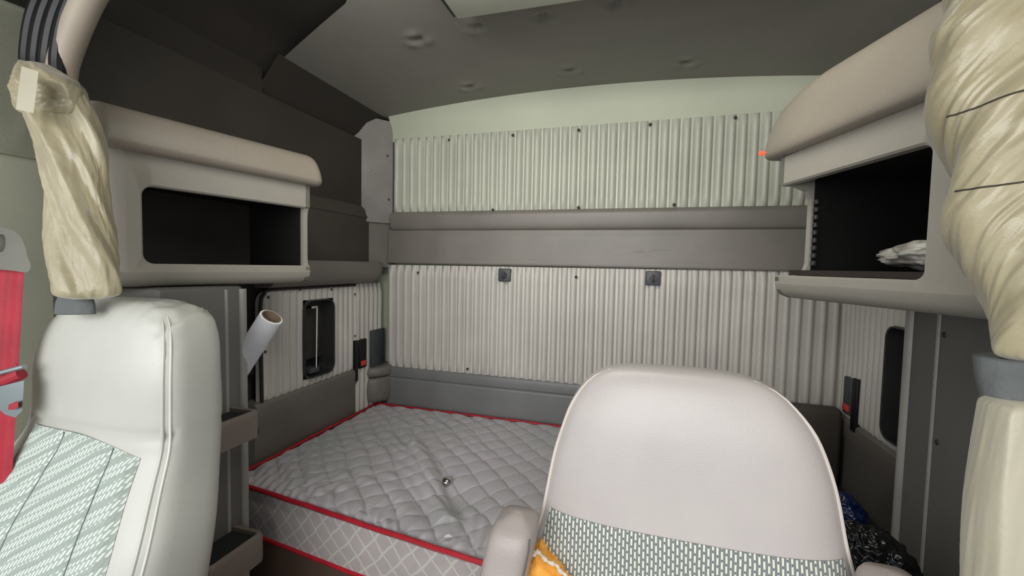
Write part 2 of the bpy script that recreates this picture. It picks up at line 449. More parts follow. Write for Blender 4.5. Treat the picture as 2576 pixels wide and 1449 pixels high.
# square latches
for px, py, w, lab in ((1270, 692, 34, 'small square dark grey plastic latch at the left on the lower ribbed panel'),
                       (1643, 700, 42, 'small square dark grey plastic latch at the right on the lower ribbed panel')):
    p = at_y(px, py, D - 0.03); hw = 0.030
    t = thing('square_latch', p, lab, 'latch', 'square latches below the grey band')
    B().box((p.x - hw, p.y - 0.012, p.z - hw), (p.x + hw, p.y + 0.012, p.z + hw), 0.006).make('latch_plate', 'latch', t)
    bb = B(); bb.tube([(p.x, p.y - 0.011, p.z), (p.x, p.y - 0.020, p.z)], 0.013, 14)
    bb.box((p.x - 0.004, p.y - 0.025, p.z - 0.016), (p.x + 0.004, p.y - 0.014, p.z + 0.016), 0.002)
    bb.make('turn_knob', 'bolt', t)

# ------------------------------------------------------------------ left rear corner trim
pc = [(-1.30, 1.80), (-1.262, 1.81), (-1.185, 1.915), (-1.185, 1.96), (-1.33, 1.96), (-1.33, 1.76)]
def corner_piece(name, z0, z1, m, parent, grow=0.0):
    return B().prism([(x - grow, y + grow * 0.4, z0) for x, y in pc], (0, 0, z1 - z0)).make(name, m, parent, smooth=False)
tc = thing('corner_trim', (-1.25, 1.85, 1.7), 'light grey angled corner trim strip with screws at the left end of the upper ribbed panel', 'corner trim')
zt_ = 1.40 + 0.70
corner_piece('upper_panel', at_y(950, 560, 1.86).z, zt_, 'corner', tc)
corner_piece('lower_panel', at_y(960, 672, 1.86).z, at_y(950, 560, 1.86).z, 'sidemid', tc, 0.014)
for (px, py) in ((975, 392), (930, 428), (978, 502), (990, 560)):
    d = ray(px, py); # plane of the slanted face
    nrm = Vector((0.105, -0.077, 0)).normalized(); q0 = Vector((-1.262, 1.81, 0))
    tt = ((q0 - Vector((CAM.x, CAM.y, 0))).dot(nrm)) / (d.x * nrm.x + d.y * nrm.y)
    B().dome(CAM + d * tt, nrm, 0.0055, 0.003).make('screw', 'bolt' if px != 930 else 'chrome', tc)
# ------------------------------------------------------------------ side pocket on left wall
ts = thing('side_pocket', (-1.28, 1.5, 1.45), 'dark taupe side pocket with rounded lip between left cabinet and back corner', 'wall pocket')
zp0 = at_x(870, 660, -1.25).z; zpt = at_x(900, 515, -1.25).z
rows = []
for i in range(13):
    y = lerp(1.195, 1.83, i / 12)
    rows.append([(-1.32, y, zpt + 0.01), (-1.285, y, zpt + 0.006), (-1.27, y, zpt - 0.01), (-1.258, y, zpt - 0.05), (-1.262, y, zpt - 0.055), (-1.262, y, zp0), (-1.32, y, zp0)])
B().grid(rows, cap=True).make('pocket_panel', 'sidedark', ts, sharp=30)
zl0 = at_x(870, 716, -1.20).z; zl1 = at_x(870, 657, -1.20).z
rows = []
for i in range(21):
    y = lerp(1.195, 1.90, i / 20); k = 1 - 0.85 * max(0, (y - 1.82) / 0.08) ** 2
    xo = -1.27 + 0.085 * k; zz0 = zl0 + (1 - k) * 0.02
    rows.append([(-1.32, y, zl1), (xo - 0.006, y, zl1), (xo, y, zl1 - 0.006), (xo, y, lerp(zz0, zl1, 0.6)), (xo - 0.01, y, lerp(zz0, zl1, 0.25)), (xo - 0.03, y, zz0 + 0.004), (xo - 0.05, y, zz0), (-1.32, y, zz0)])
B().grid(rows, cap=True).make('pocket_lip', 'sidemid', ts, sharp=40)

# ------------------------------------------------------------------ side walls below the cabinets (ribbed panel, porthole, belt slots, lower panel)
def porthole(name, side, yc, zc_, w, h, label_rod):
    s = 1 if side < 0 else -1; xw = XL if side < 0 else XR
    root = bpy.data.objects.new(name, None); COL.objects.link(root); root.location = (xw, yc, zc_); struct(root)
    o1 = rrect(w + 0.012, h + 0.012, 0.040); o2 = rrect(w, h, 0.036); o3 = rrect(w - 0.012, h - 0.012, 0.03)
    rows = [[(xw + s * 0.008, yc + p[0], zc_ + p[1]) for p in o1], [(xw + s * 0.020, yc + p[0] * 0.985, zc_ + p[1] * 0.99) for p in o1],
            [(xw + s * 0.018, yc + p[0], zc_ + p[1]) for p in o2], [(xw - s * 0.055, yc + p[0], zc_ + p[1]) for p in o3]]
    B().grid(rows, True).make('window_frame', 'frame', root)
    B().add([(xw - s * 0.052, yc + p[0], zc_ + p[1]) for p in o2], [tuple(range(len(o2)))]).make('window_glass', 'glass', root, smooth=False)
    bb = B(); yb = yc - 0.005
    bb.tube([(xw + s * 0.002, yb, zc_ - h * 0.40), (xw + s * 0.006, yb, zc_ + h * 0.40)], 0.0035, 8)
    bb.box((xw - s * 0.05, yb - 0.03, zc_ + h * 0.40), (xw + s * 0.006, yb + 0.006, zc_ + h * 0.43), 0.001)
    bb.make('latch_rod', 'chrome', root)
    bb = B().box(sorted_lo(xw - s * 0.05, xw + s * 0.004, yb - 0.035, yb + 0.018, zc_ - h * 0.47, zc_ - h * 0.40)[0],
                 sorted_lo(xw - s * 0.05, xw + s * 0.004, yb - 0.035, yb + 0.018, zc_ - h * 0.47, zc_ - h * 0.40)[1], 0.004)
    bb.make('latch_bracket', 'latch', root)
    return root
def sorted_lo(x0, x1, y0, y1, z0, z1):
    return (min(x0, x1), min(y0, y1), min(z0, z1)), (max(x0, x1), max(y0, y1), max(z0, z1))
def sbox(bb, x0, x1, y0, y1, z0, z1, bev=0.0):
    lo, hi = sorted_lo(x0, x1, y0, y1, z0, z1); return bb.box(lo, hi, bev)

# left porthole
pA = at_x(759, 850, XL); pB = at_x(831, 850, XL); pT = at_x(795, 756, XL); pBt = at_x(795, 942, XL)
yc = (pA.y + pB.y) / 2; w = abs(pB.y - pA.y); h = pT.z - pBt.z; zc_ = (pT.z + pBt.z) / 2
porthole('window_1', -1, yc, zc_, w, h, '')
yr0 = at_x(655, 880, XL).y; yr1 = at_x(892, 850, XL).y
zrt = at_x(800, 722, XL).z; zrb = (at_x(656, 998, XL).z + at_x(890, 940, XL).z) / 2
tl = thing('side_ribbed_panel', (XL, 1.4, 1.2), 'pale ribbed vinyl panel around the porthole on the left side wall', 'wall panel')
def hole_l(s, z, yc=yc, w=w, h=h, zc_=zc_): return abs(yr0 + s - yc) < w / 2 + 0.006 and abs(z - zc_) < h / 2 + 0.006
def ztl(s):
    r = 0.05; return zrt - (r - math.sqrt(max(0, r * r - max(0, r - s) ** 2)))
ribbed('ribbed_cover', (XL - 0.002, yr0, 0), (0, 1, 0), (1, 0, 0), yr1 - yr0, lambda s: zrb, ztl, 0.034, 0.011, 'rib_low', tl, hole=hole_l, nz=40, seg=8)
pts = [(XL + 0.003, yr0 + 0.002, zrb), (XL + 0.003, yr0, lerp(zrb, zrt, 0.5)), (XL + 0.003, yr0 + 0.001, zrt - 0.05), (XL + 0.003, yr0 + 0.015, zrt - 0.015), (XL + 0.003, yr0 + 0.05, zrt), (XL + 0.003, lerp(yr0, yr1, .6), zrt), (XL + 0.003, yr1, zrt)]
B().tube(smooth(pts, 6), 0.006, 8).make('edge_trim', 'bolt', tl)
for p in ((675, 748), (756, 728), (834, 728), (893, 740), (668, 885), (893, 845)):
    fastener(*p, tl, x=XL + 0.012, r=0.005)
# strip of ribs on the angled corner with slots and speaker grille
tl2 = thing('corner_ribbed_panel', (-1.24, 1.8, 1.1), 'narrow ribbed vinyl strip with belt slots in the left rear corner', 'wall panel')
ribbed('ribbed_cover', (XL - 0.002, yr1 + 0.004, 0), (0, 1, 0), (1, 0, 0), D - yr1 - 0.006, lambda s: 0.001, lambda s: zrt + 0.005, 0.036, 0.012, 'rib_low', tl2, nz=24, seg=8)
def slot(name, px0, py0, px1, py1, x, m, lab, cat_, dy=None, grp=None, btn=False):
    a = at_x(px0, py0, x); c = at_x(px1, py1, x); s = 1 if x < 0 else -1
    p = ((a + c) / 2); t = thing(name, p, lab, cat_, grp)
    bb = B(); sbox(bb, x - s * 0.012, x + s * 0.006, a.y, c.y, a.z, c.z, 0.004); bb.make('cover', m, t)
    if btn:
        zb = min(a.z, c.z); bb = B(); sbox(bb, x, x + s * 0.011, lerp(a.y, c.y, .15), lerp(a.y, c.y, .9), zb + 0.012, zb + 0.036, 0.003); bb.make('release_button', 'redbtn', t)
    return t
slot('belt_buckle', 903, 855, 920, 922, XL + 0.012, 'rubber', 'dark narrow belt buckle with a red button set in the left rear corner strip', 'belt buckle', btn=True)
slot('wall_slot', 893, 857, 899, 958, XL + 0.010, 'rubber', 'thin black vertical slot left of the red-buttoned buckle in the left rear corner', 'slot')
slot('speaker_grille', 935, 832, 966, 917, XL + 0.016, 'latch', 'dark rounded rectangular grille on the left rear corner strip', 'grille')
# crumpled corner cushion above mattress
tcc = thing('corner_cushion', (-1.22, 1.88, 0.8), 'grey wrinkled vinyl corner piece beside the left end of the kick band', 'corner trim')
for z0, z1 in ((0.84, lo_b(-1.19)), (0.716, 0.835)):
    rows = []
    for j in range(13):
        z = lerp(z0, z1, j / 12); e = 0.010 * math.sin(PI * j / 12) ** 0.4
        rows.append([(-1.262, 1.965, z), (-1.258 + e, 1.80 - e, z), (-1.235 + e, 1.80 - e, z), (-1.205 + e, 1.83 - e + 0.004 * noise.noise((z * 60, 0, 0)), z), (-1.180 + e, 1.865 - e, z), (-1.175, 1.965, z)])
    B().grid(rows, True, True).make('cushion_segment', 'sidemid', tcc, sharp=50)
# lower grey panel on left side
tlp = thing('side_lower_panel', (XL, 1.35, 0.8), 'grey vinyl lower panel with a moulded line below the ribs on the left side wall', 'wall panel')
rows = []
for i in range(9):
    y = lerp(yr0 - 0.03, yr1 + 0.001, i / 8)
    rows.append([(XL - 0.06, y, zrb), (XL + 0.002, y, zrb), (XL + 0.012, y, zrb - 0.01), (XL + 0.012, y, zrb - 0.06), (XL + 0.004, y, zrb - 0.075), (XL + 0.004, y, 0.0), (XL - 0.06, y, 0.0)])
B().grid(rows, cap=True).make('panel_face', 'sidemid', tlp, sharp=30)
# upper side wall, with the arch's shade put into its dark colours
B_ = B(); sbox(B_, XL - 0.09, XL - 0.036, 0.68, D + 0.02, 1.0, 1.99); struct(B_.make('trim_5', 'wallshade', smooth=False)); B_ = B(); sbox(B_, XL - 0.085, XL - 0.041, 0.685, 1.24, 1.991, 2.3); struct(B_.make('trim_11', 'roof', smooth=False))

# right side wall
yq = [at_x(px, 900, XR).y for px in (2150, 2232, 2300)]
yR0 = at_x(2274, 1000, 0.60).y + 0.004; yR1 = D - 0.004
tr = thing('side_ribbed_panel', (XR, 1.55, 1.2), 'pale ribbed vinyl panel around the half hidden porthole on the right side wall', 'wall panel')
zRt = zrt; zRb = at_x(2180, 1085, XR).z
pT = at_x(2250, 822, XR); pB2 = at_x(2240, 1100, XR); yport = at_x(2236, 950, XR).y - 0.096
hh = pT.z - pB2.z; zm = (pT.z + pB2.z) / 2
def hole_r(s, z): return abs(yR1 - s - yport) < 0.085 + 0.006 and abs(z - zm) < hh / 2 + 0.006
def zrbot(s): return zRb - 0.10 * min(1, s / 0.5) * 0
ribbed('ribbed_cover', (XR + 0.002, yR1, 0), (0, -1, 0), (-1, 0, 0), yR1 - yR0, zrbot, lambda s: zRt, 0.034, 0.011, 'rib_low', tr, hole=hole_r, nz=40)
porthole('window_2', 1, yport, zm, 0.17, hh, '')
slot('belt_buckle', 2128, 945, 2141, 1048, XR - 0.012, 'latch', 'dark belt buckle with a red button on the right side wall near the corner', 'belt buckle', btn=True)
slot('wall_slot', 2149, 950, 2153, 1090, XR - 0.010, 'rubber', 'thin dark vertical slot right of the belt buckle on the right side wall', 'slot')
tlp = thing('side_lower_panel', (XR, 1.5, 0.8), 'dark grey vinyl lower panel under the ribs on the right side wall', 'wall panel')
rows = []
for i in range(9):
    y = lerp(yR0, D - 0.02, i / 8)
    rows.append([(XR + 0.06, y, zRb), (XR - 0.002, y, zRb), (XR - 0.012, y, zRb - 0.01), (XR - 0.012, y, zRb - 0.06), (XR - 0.004, y, zRb - 0.075), (XR - 0.004, y, 0.0), (XR + 0.06, y, 0.0)])
B().grid(rows, cap=True).make('panel_face', 'sidemid', tlp, sharp=30)
B_ = B(); sbox(B_, XR + 0.02, XR + 0.065, 1.0, D + 0.02, zRt, 2.0); struct(B_.make('trim_6', 'sidemid', smooth=False))
# small dark bolster at right end of the kick band
pb = at_y(2010, 1030, 1.85)
tag(B().box((0.49, 1.80, 0.625), (0.738, 1.86, at_y(2050, 1025, 1.8).z), 0.02, 4).make('bolster_cushion', 'sidedark'), 'dark grey vinyl bolster at the right end behind the mattress', 'bolster')

# ------------------------------------------------------------------ mattress and bunk base
YF = 0.93
def yfr(x): return YF + 0.128 * max(0, -0.35 - x) if x < -0.35 else YF
MX0, MX1, MY1 = -1.225, 0.48, 1.845
ZT, ZB = 0.70, 0.545
tm = thing('mattress', (-0.25, 1.4, ZB), 'white quilted double mattress with red piping filling the bunk', 'mattress')
dent = at_z(1135, 1255, ZT)
def mh(x, y):
    wx = 0.008 * math.sin(y * 21 + 1) + 0.007 * noise.noise(Vector((x * 5, y * 5, 0)))
    wy = 0.008 * math.sin(x * 17) + 0.007 * noise.noise(Vector((x * 5, y * 5, 9)))
    p = 0.072; a = (x + y + wx) / (p * 1.414); b_ = (x - y + wy) / (p * 1.414)
    q = (abs(math.sin(PI * a)) * abs(math.sin(PI * b_))) ** 0.26
    z = 0.013 * q - 0.006
    # fine drawn-in wrinkles running to the front edge
    df = y - yfr(x)
    z += 0.0055 * math.exp(-df / 0.10) * math.sin(x * 150 + 9 * noise.noise(Vector((x * 6, y * 6, 2))))
    lw = max(0, min(1, (-0.35 - x) / 0.5))
    z += lw * 0.0022 * math.sin((x * 0.6 + y) * 95 + 8 * noise.noise(Vector((x * 5, y * 5, 4))))
    z += 0.006 * noise.noise(Vector((x * 3.0, y * 3.0, 5)))
    d = math.hypot(x - dent.x, y - dent.y); z -= 0.022 * math.exp(-(d / 0.10) ** 2)
    # crease running from the dent towards the back left
    dx, dy = x - dent.x, y - dent.y; ux, uy = -0.63, 0.77
    al = dx * ux + dy * uy; pe = dx * uy - dy * ux
    if -0.1 < al < 0.42: z += 0.014 * math.exp(-((pe + 0.035) / 0.03) ** 2) - 0.014 * math.exp(-((pe - 0.01) / 0.014) ** 2) * max(0, 1 - abs(al) / 0.42)
    return z
rows = []; NXm, NYm = 600, 320
for i in range(NXm + 1):
    x = lerp(MX0, MX1, i / NXm); row = []
    for j in range(NYm + 1):
        y = lerp(yfr(x), MY1, j / NYm)
        e = min(1, min(x - MX0, MX1 - x, y - yfr(x), MY1 - y) / 0.035)
        e = math.sqrt(max(0, 1 - (1 - e) ** 2))
        row.append((x, y, ZT - 0.014 * (1 - e) + mh(x, y) * e))
    rows.append(row)
B().grid(rows).make('quilted_top', 'mtop', tm, sharp=180)
out = [(MX0, yfr(MX0))] + [(lerp(MX0, MX1, i / 40), yfr(lerp(MX0, MX1, i / 40))) for i in range(1, 40)] + [(MX1, YF), (MX1, MY1), (MX0, MY1)]
cx, cy = (-0.25, 1.39)
def ringo(z, g): return [(x + math.copysign(g, x - cx), y + math.copysign(g, y - cy), z) for x, y in out]
rows = [ringo(ZT - 0.014, -0.001), ringo(ZT - 0.04, 0.004), ringo((ZT + ZB) / 2, 0.008), ringo(ZB + 0.02, 0.004), ringo(ZB, -0.004)]
B().grid(rows, True, False).make('side_border', 'mside', tm, sharp=60)
for z in (ZT - 0.002, ZB + 0.006):
    L = ringo(z, 0.004); L = [Vector(v) for v in L]
    L2 = []
    for i, v in enumerate(L):
        nv = L[(i + 1) % len(L)]; n_ = max(1, int((nv - v).length / 0.03))
        for k in range(n_):
            q = v.lerp(nv, k / n_); q.z += 0.0025 * noise.noise(q * 9); L2.append(q)
    L2.append(L2[0].copy())
    B().tube(L2, 0.0065, 8, False).make('piping', 'red', tm)
tbs = thing('bunk_base', (-0.25, 1.4, 0), 'brown bunk base box under the mattress', 'bed base')
bb = B(); bb.prism([(MX0 - 0.01, yfr(MX0) + 0.02, 0), (-0.35, YF + 0.02, 0), (MX1, YF + 0.02, 0), (MX1, 1.90, 0), (MX0 - 0.01, 1.90, 0)], (0, 0, ZB - 0.012)).make('base_box', 'base', tbs, smooth=False)
bb = B().prism([(MX0 - 0.01, yfr(MX0) + 0.005, ZB - 0.011), (-0.35, YF + 0.005, ZB - 0.011), (MX1, YF + 0.005, ZB - 0.011), (MX1, 1.90, ZB - 0.011), (MX0 - 0.01, 1.90, ZB - 0.011)], (0, 0, 0.009)).make('bunk_board', 'base', tbs, smooth=False)
tlg = thing('side_ledge', (0.6, 1.3, 0), 'black ledge between the mattress and the right side wall', 'ledge')
B().prism([(0.495, 0.86, 0), (0.588, 0.86, 0), (0.588, 1.26, 0), (XR - 0.02, 1.26, 0), (XR - 0.02, 1.84, 0), (0.495, 1.84, 0)], (0, 0, 0.62)).make('ledge_box', 'tray', tlg, smooth=False)
# things on the mattress
p = at_z(1124, 1205, ZT + 0.01)
tk = thing('metal_knob', (p.x, p.y, ZT - 0.004), 'small shiny round metal knob lying on the mattress', 'knob')
bb = B().dome((p.x, p.y, p.z - 0.006), (0.1, -0.3, 1), 0.016, 0.010, 18); bb.make('knob_cap', 'chrome', tk)
B().tube([(p.x, p.y, p.z - 0.014), (p.x + 0.002, p.y - 0.004, p.z - 0.002)], 0.010, 14).make('knob_base', 'metal', tk)
p = at_z(1126, 1350, ZT + 0.012)
tag(B().add([p + Vector(v) for v in ((-0.010, -0.004, 0), (0.004, -0.007, 0.003), (0.012, 0.003, 0), (0.002, 0.006, 0.004), (-0.006, 0.005, 0.001))], [(0, 1, 3, 4), (1, 2, 3)]).make('paper_scrap', 'paper'), 'tiny white scrap on the mattress near its front edge', 'scrap')

# ------------------------------------------------------------------ cabinets
def cabinet(side, A2, B2, xwall, zs, L_open, label, padtop, front_round, ins=0.012, rr=0.022, end_r=0.03):
    """A2 = front end (x,y), B2 = back end (x,y) of the face line; zs = bottom, open bottom, open top, seam, pad top"""
    zb, zo0, zo1, zsm, zp = zs
    s = 1 if side < 0 else -1                       # outward direction in x
    A2 = Vector(A2); B2 = Vector(B2); u = (B2 - A2); L = u.length; u.normalize(); nrm = Vector((u.y, -u.x)) if s > 0 else Vector((-u.y, u.x))
    t = thing('overhead_cabinet', (xwall, (A2.y + B2.y) / 2, zb), label, 'cabinet')
    def P3(a, w, z):   # a along the face, w outward from the face (negative = towards the wall)
        q = A2 + u * a + nrm * w
        return Vector((q.x, q.y, z))
    o0, o1 = L_open
    def depth(a):
        q = A2 + u * a; return abs(q.x - xwall) / abs(nrm.x)
    # face frame with opening: upper rail, front stile, lower rail (one moulding)
    bb = B(); th = 0.022
    hole = []
    n = 6
    def arc(cx_, cz_, r, d0):
        return [(cx_ + r * math.cos(math.radians(d0 + 90 * k / n)), cz_ + r * math.sin(math.radians(d0 + 90 * k / n))) for k in range(n + 1)]
    hole = arc(o0 + rr, zo1 - rr, rr, 90) + arc(o0 + rr, zo0 + rr, rr, 180)     # around the front end of the opening
    # outer contour walks from the top of the back end round the front end to the bottom of the back end
    H = [(o1, zo1)] + hole + [(o1, zo0)]
    def outer(p):
        a, z = p
        return p
    nH = len(H)
    Oo = []
    for i, (a, z) in enumerate(H):
        if i == 0: Oo.append((o1, zsm))
        elif i == nH - 1: Oo.append((o1, zb + 0.035))
        else:
            if i <= n + 1: k = (i - 1) / n; Oo.append((lerp(o0 + rr, 0.0, k), zsm) if k < 1 else (0.0, zsm))
            else: k = (i - n - 2) / n; Oo.append((0.0, zb + 0.035) if k == 0 else (lerp(0.0, o0 + rr, k), zb + 0.035))
    rows = [[P3(a, -th, z) for a, z in H], [P3(a, -0.004, z) for a, z in H], [P3(a + (0 if i in (0, nH - 1) else -0.004 * (1 if a < o0 + rr else 0)), 0.0, z + (0.004 if z > (zo0 + zo1) / 2 else -0.004)) for i, (a, z) in enumerate(H)],
            [P3(a, 0.0, z) for a, z in Oo]]
    bb.grid(rows)
    # rounded front corner returning to the wall, and underside
    R_ = front_round
    prof = [(0.0, zsm), (0.0, zb + 0.035), (-0.004, zb + 0.020), (-0.014, zb + 0.008), (-0.032, zb), (-0.06, zb - 0.004 + 0.0), ]
    rows = []
    plan = [(0.0, 0.0)] + [(-R_ * math.sin(k / 6 * PI / 2), -R_ * (1 - math.cos(k / 6 * PI / 2))) for k in range(1, 7)]
    for a, w0 in plan + [(-R_, -max(R_ + 0.01, depth(-R_) - 0.005))]:
        rows.append([(P3(a + (-w) * (abs(a) / R_) * 1.0 * 0 , w0 + w * (1 if abs(a) < R_ * .99 else 0.2), z)) for w, z in prof])
    bb.grid(rows)
    # underside
    bot = []
    for a in [lerp(-R_ * 0.6, o1, k / 10) for k in range(11)]:
        d = depth(a) - 0.003
        bot.append([P3(a, 0.0, zb + 0.035), P3(a, -0.004, zb + 0.020), P3(a, -0.014, zb + 0.008), P3(a, -0.032, zb + 0.001), P3(a, -0.06, zb - 0.001), P3(a, -d, zb - 0.001)])
    bb.grid(bot)
    bb.make('face_frame', 'cab', t, sharp=40)
    # interior box
    ib = B()
    di = lambda a: depth(a) - 0.01
    oe = o1 - 0.018; c = [(o0 - 0.03, zo0 - 0.004), (oe, zo0 - 0.004), (oe, zo1 + 0.02), (o0 - 0.03, zo1 + 0.02)]
    ib.add([P3(a, -(th if a < oe else max(th, ins + 0.003)), z) for a, z in c] + [P3(a, -di(a), z) for a, z in c], [(0, 1, 5, 4), (1, 2, 6, 5), (2, 3, 7, 6), (3, 0, 4, 7)])
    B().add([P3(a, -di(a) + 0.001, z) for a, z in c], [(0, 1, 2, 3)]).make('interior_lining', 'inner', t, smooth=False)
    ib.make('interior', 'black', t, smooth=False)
    # back end panel with its edge curved in behind the opening
    cont = [(0.0, zb + 0.04), (-0.004, zb + 0.02), (-0.014, zb + 0.008), (-0.032, zb + 0.001), (-depth(o1) + 0.004, zb + 0.001), (-depth(o1) + 0.004, zsm), (0.0, zsm), (0.0, zo1 + 0.004), (-ins * 0.5, zo1 - 0.002), (-ins * 0.85, zo1 - 0.012), (-ins, zo1 - 0.030), (-ins, zo0 + 0.03), (-ins * .9, zo0 + 0.008), (-ins * .6, zo0), (0.0, zo0 - 0.002)]
    V = [P3(o1, w, z) for w, z in cont]; V2 = [P3(o1 - 0.014, w, z) for w, z in cont]
    n2 = len(cont)
    B().add(V + V2, [tuple(range(n2)), tuple(range(n2, 2 * n2))[::-1]] + [(i, (i + 1) % n2, (i + 1) % n2 + n2, i + n2) for i in range(n2)]).make('end_panel', 'cab', t, smooth=False)
    # padded top roll
    hgt = zp - zsm
    def padprof(a):
        d = depth(max(0, min(a, o1)))
        return [(-0.02, zsm + 0.000), (0.016, zsm + 0.0005), (0.029, zsm + 0.010), (0.031, zsm + hgt * 0.22), (0.023, zsm + hgt * 0.52), (0.004, zsm + hgt * 0.82), (-0.030, zsm + hgt * 0.98), (-0.08, zsm + hgt * 1.03), (-d * 0.75, zsm + hgt * 1.04), (-d + 0.004, zsm + hgt * 1.04), (-d + 0.004, zsm)]
    rows = []; a_end = o1 + padtop; a_st = -R_
    for k in range(61):
        f = k / 60; f = f if f < .5 else 1 - 2 * (1 - f) ** 2; a = lerp(a_st, a_end, f)
        e = 1.0
        dend = a_end - a; dst = a - a_st
        if dend < end_r: e = math.sqrt(max(0, 1 - (1 - dend / end_r) ** 2))
        if dst < 0.02: e = min(e, 0.7 + 0.3 * math.sqrt(max(0, 1 - (1 - dst / 0.02) ** 2)))
        pr = padprof(a); mz = zsm + hgt * 0.12
        e2 = 0.55 + 0.45 * e
        pr = [(w if i in (0, 9, 10) else (w - (1 - e) * 0.03), mz + (z - mz) * e2) for i, (w, z) in enumerate(pr)]
        sm = smooth([(0, w, z) for w, z in pr[:10]], 4)
        rows.append([P3(a, q.y, q.z) for q in sm] + [P3(a, pr[10][0], pr[10][1])])
    B().grid(rows, True, True).make('padded_top', 'pad', t, sharp=60)
    # lip shading strip under the pad
    return t, P3
# left cabinet face line
dB = 1.35; bB = at_d(780, 712, dB); zbL = bB.z
bA = at_d(322, 724, 0.955)
fl = (bA.x, bA.y); bl = (bB.x, bB.y)
zsL = at_d(785, 470, dB).z
Lf = (Vector(bl) - Vector(fl)).length
tL, P3L = cabinet(-1, fl, bl, -1.285, (zbL, at_d(765, 668, dB).z, at_d(768, 526, dB).z, zsL, at_d(800, 392, dB).z + 0.004), (0.030, Lf), 'taupe overhead cabinet with padded top and empty dark opening on the left wall', 0.035, 0.05, rr=0.022)
print('left cab', fl, bl, zbL, zsL, 'L', Lf)
dB = 1.05; bB = at_d(1947, 748, dB); zbR = bB.z
bA = CAM + ray(2440, 806) * ((zbR - CAM.z) / ray(2440, 806).z)
fr = (bA.x, bA.y); br = (bB.x, bB.y); Lr = (Vector(br) - Vector(fr)).length
zsR = at_d(1947, 402, dB).z
print('right cab', fr, br, zbR, zsR, 'L', Lr)
tR, P3R = cabinet(1, fr, br, 0.80, (zbR, at_d(1950, 692, dB).z, at_d(1970, 472, dB).z, zsR, 1.838), (0.075, Lr), 'taupe overhead cabinet with padded top on the right wall holding a white packet', 0.06, 0.06, 0.07, 0.016, 0.20)
pl = P3R(Lr + 0.065, 0.0, zsR + 0.028)
B().tube([pl, pl + Vector((-0.014, 0.004, 0.002))], 0.005, 10).make('indicator_lamp', 'lamp', tR)
# shelf liner and contents of the right cabinet
zo = at_d(1950, 692, dB).z
rows = []
ll = [(Lr - 0.02, -0.02), (0.09, -0.02), (0.09, -0.30), (Lr - 0.02, -0.30)]
B().prism([P3R(a, w, zo + 0.001) for a, w in ll], (0, 0, 0.012)).make('shelf_liner', 'floor', tR, smooth=False)
bb = B(); 
for k in range(9):
    q = P3R(Lr - 0.03, -0.07, zo + 0.03 + k * 0.018); bb.box(q - Vector((0.004, 0.008, 0.006)), q + Vector((0.004, 0.008, 0.006)), 0.002)
bb.make('perforated_strip', 'tapmetal', tR)
def blob(c, r, amp, scl, seed, m, name, parent=None, sub=5, ridged=False, flat=None):
    bm = bmesh.new(); bmesh.ops.create_icosphere(bm, subdivisions=sub, radius=1)
    for v in bm.verts:
        n_ = v.co.normalized(); q = n_ * scl + Vector((seed, seed * 2, 0))
        h = noise.fractal(q, 1.0, 2.0, 4)
        if ridged: h = 1 - 2.2 * abs(noise.noise(q)) - 1.0 * abs(noise.noise(q * 2.3))
        k = 1 + amp * h
        v.co = Vector((n_.x * r[0] * k, n_.y * r[1] * k, n_.z * r[2] * k)) + Vector(c)
        if flat is not None: v.co.z = max(v.co.z, flat)
    bm.verts.index_update()
    V = [v.co.copy() for v in bm.verts]; Fc = [[v.index for v in f.verts] for f in bm.faces]; bm.free()
    return O(name, V, Fc, m, parent, sharp=180)
q = P3R(0.14, -0.11, zo + 0.013)
zt0 = q.z
packet = blob((q.x, q.y, zt0 + 0.030), (0.07, 0.13, 0.026), 0.22, 1.8, 3.1, 'wrap', 'plastic_packet', ridged=True, flat=zt0 + 0.001)
tag(packet, 'white packet in crinkled clear plastic on the shelf of the right cabinet', 'packet')

# ------------------------------------------------------------------ closets with trays
def closet(side, xf, y0, y1, ztop, label):
    s = 1 if side < 0 else -1; xw = XL - 0.03 if side < 0 else XR + 0.03
    t = thing('side_closet', ((xf + xw) / 2, (y0 + y1) / 2, 0), label, 'closet')
    bb = B(); sbox(bb, xw, xf, y0, y1 - 0.001, 0, ztop, 0.012); bb.make('closet_body', 'closet', t)
    bb = B()
    for yy, r in ((y1 - 0.006, 0.012), (y1 - (0.055 if side < 0 else 0.10), 0.006)):  # the second, thinner strip paints a bright edge highlight in pale colour
        bb.tube([(xf - s * 0.003, yy, 0.02), (xf - s * 0.003, yy, ztop - 0.01)], r, 12)
    bb.make('strip_and_highlight', 'closettrim', t)
    return t
zcl = zbL - 0.002
eL = at_z(618, 1250, ZT)
tcl = closet(-1, -1.05, 0.72, at_x(619, 1100, -1.05).y, zcl, 'tall dark grey closet with two open trays behind the left seat')
yE = at_x(619, 1100, -1.05).y
for (px, py) in ((575, 1236),):
    p = at_x(px, py, -1.05); B().dome(p, (1, 0, 0), 0.005, 0.003).make('screw', 'closettrim', tcl)
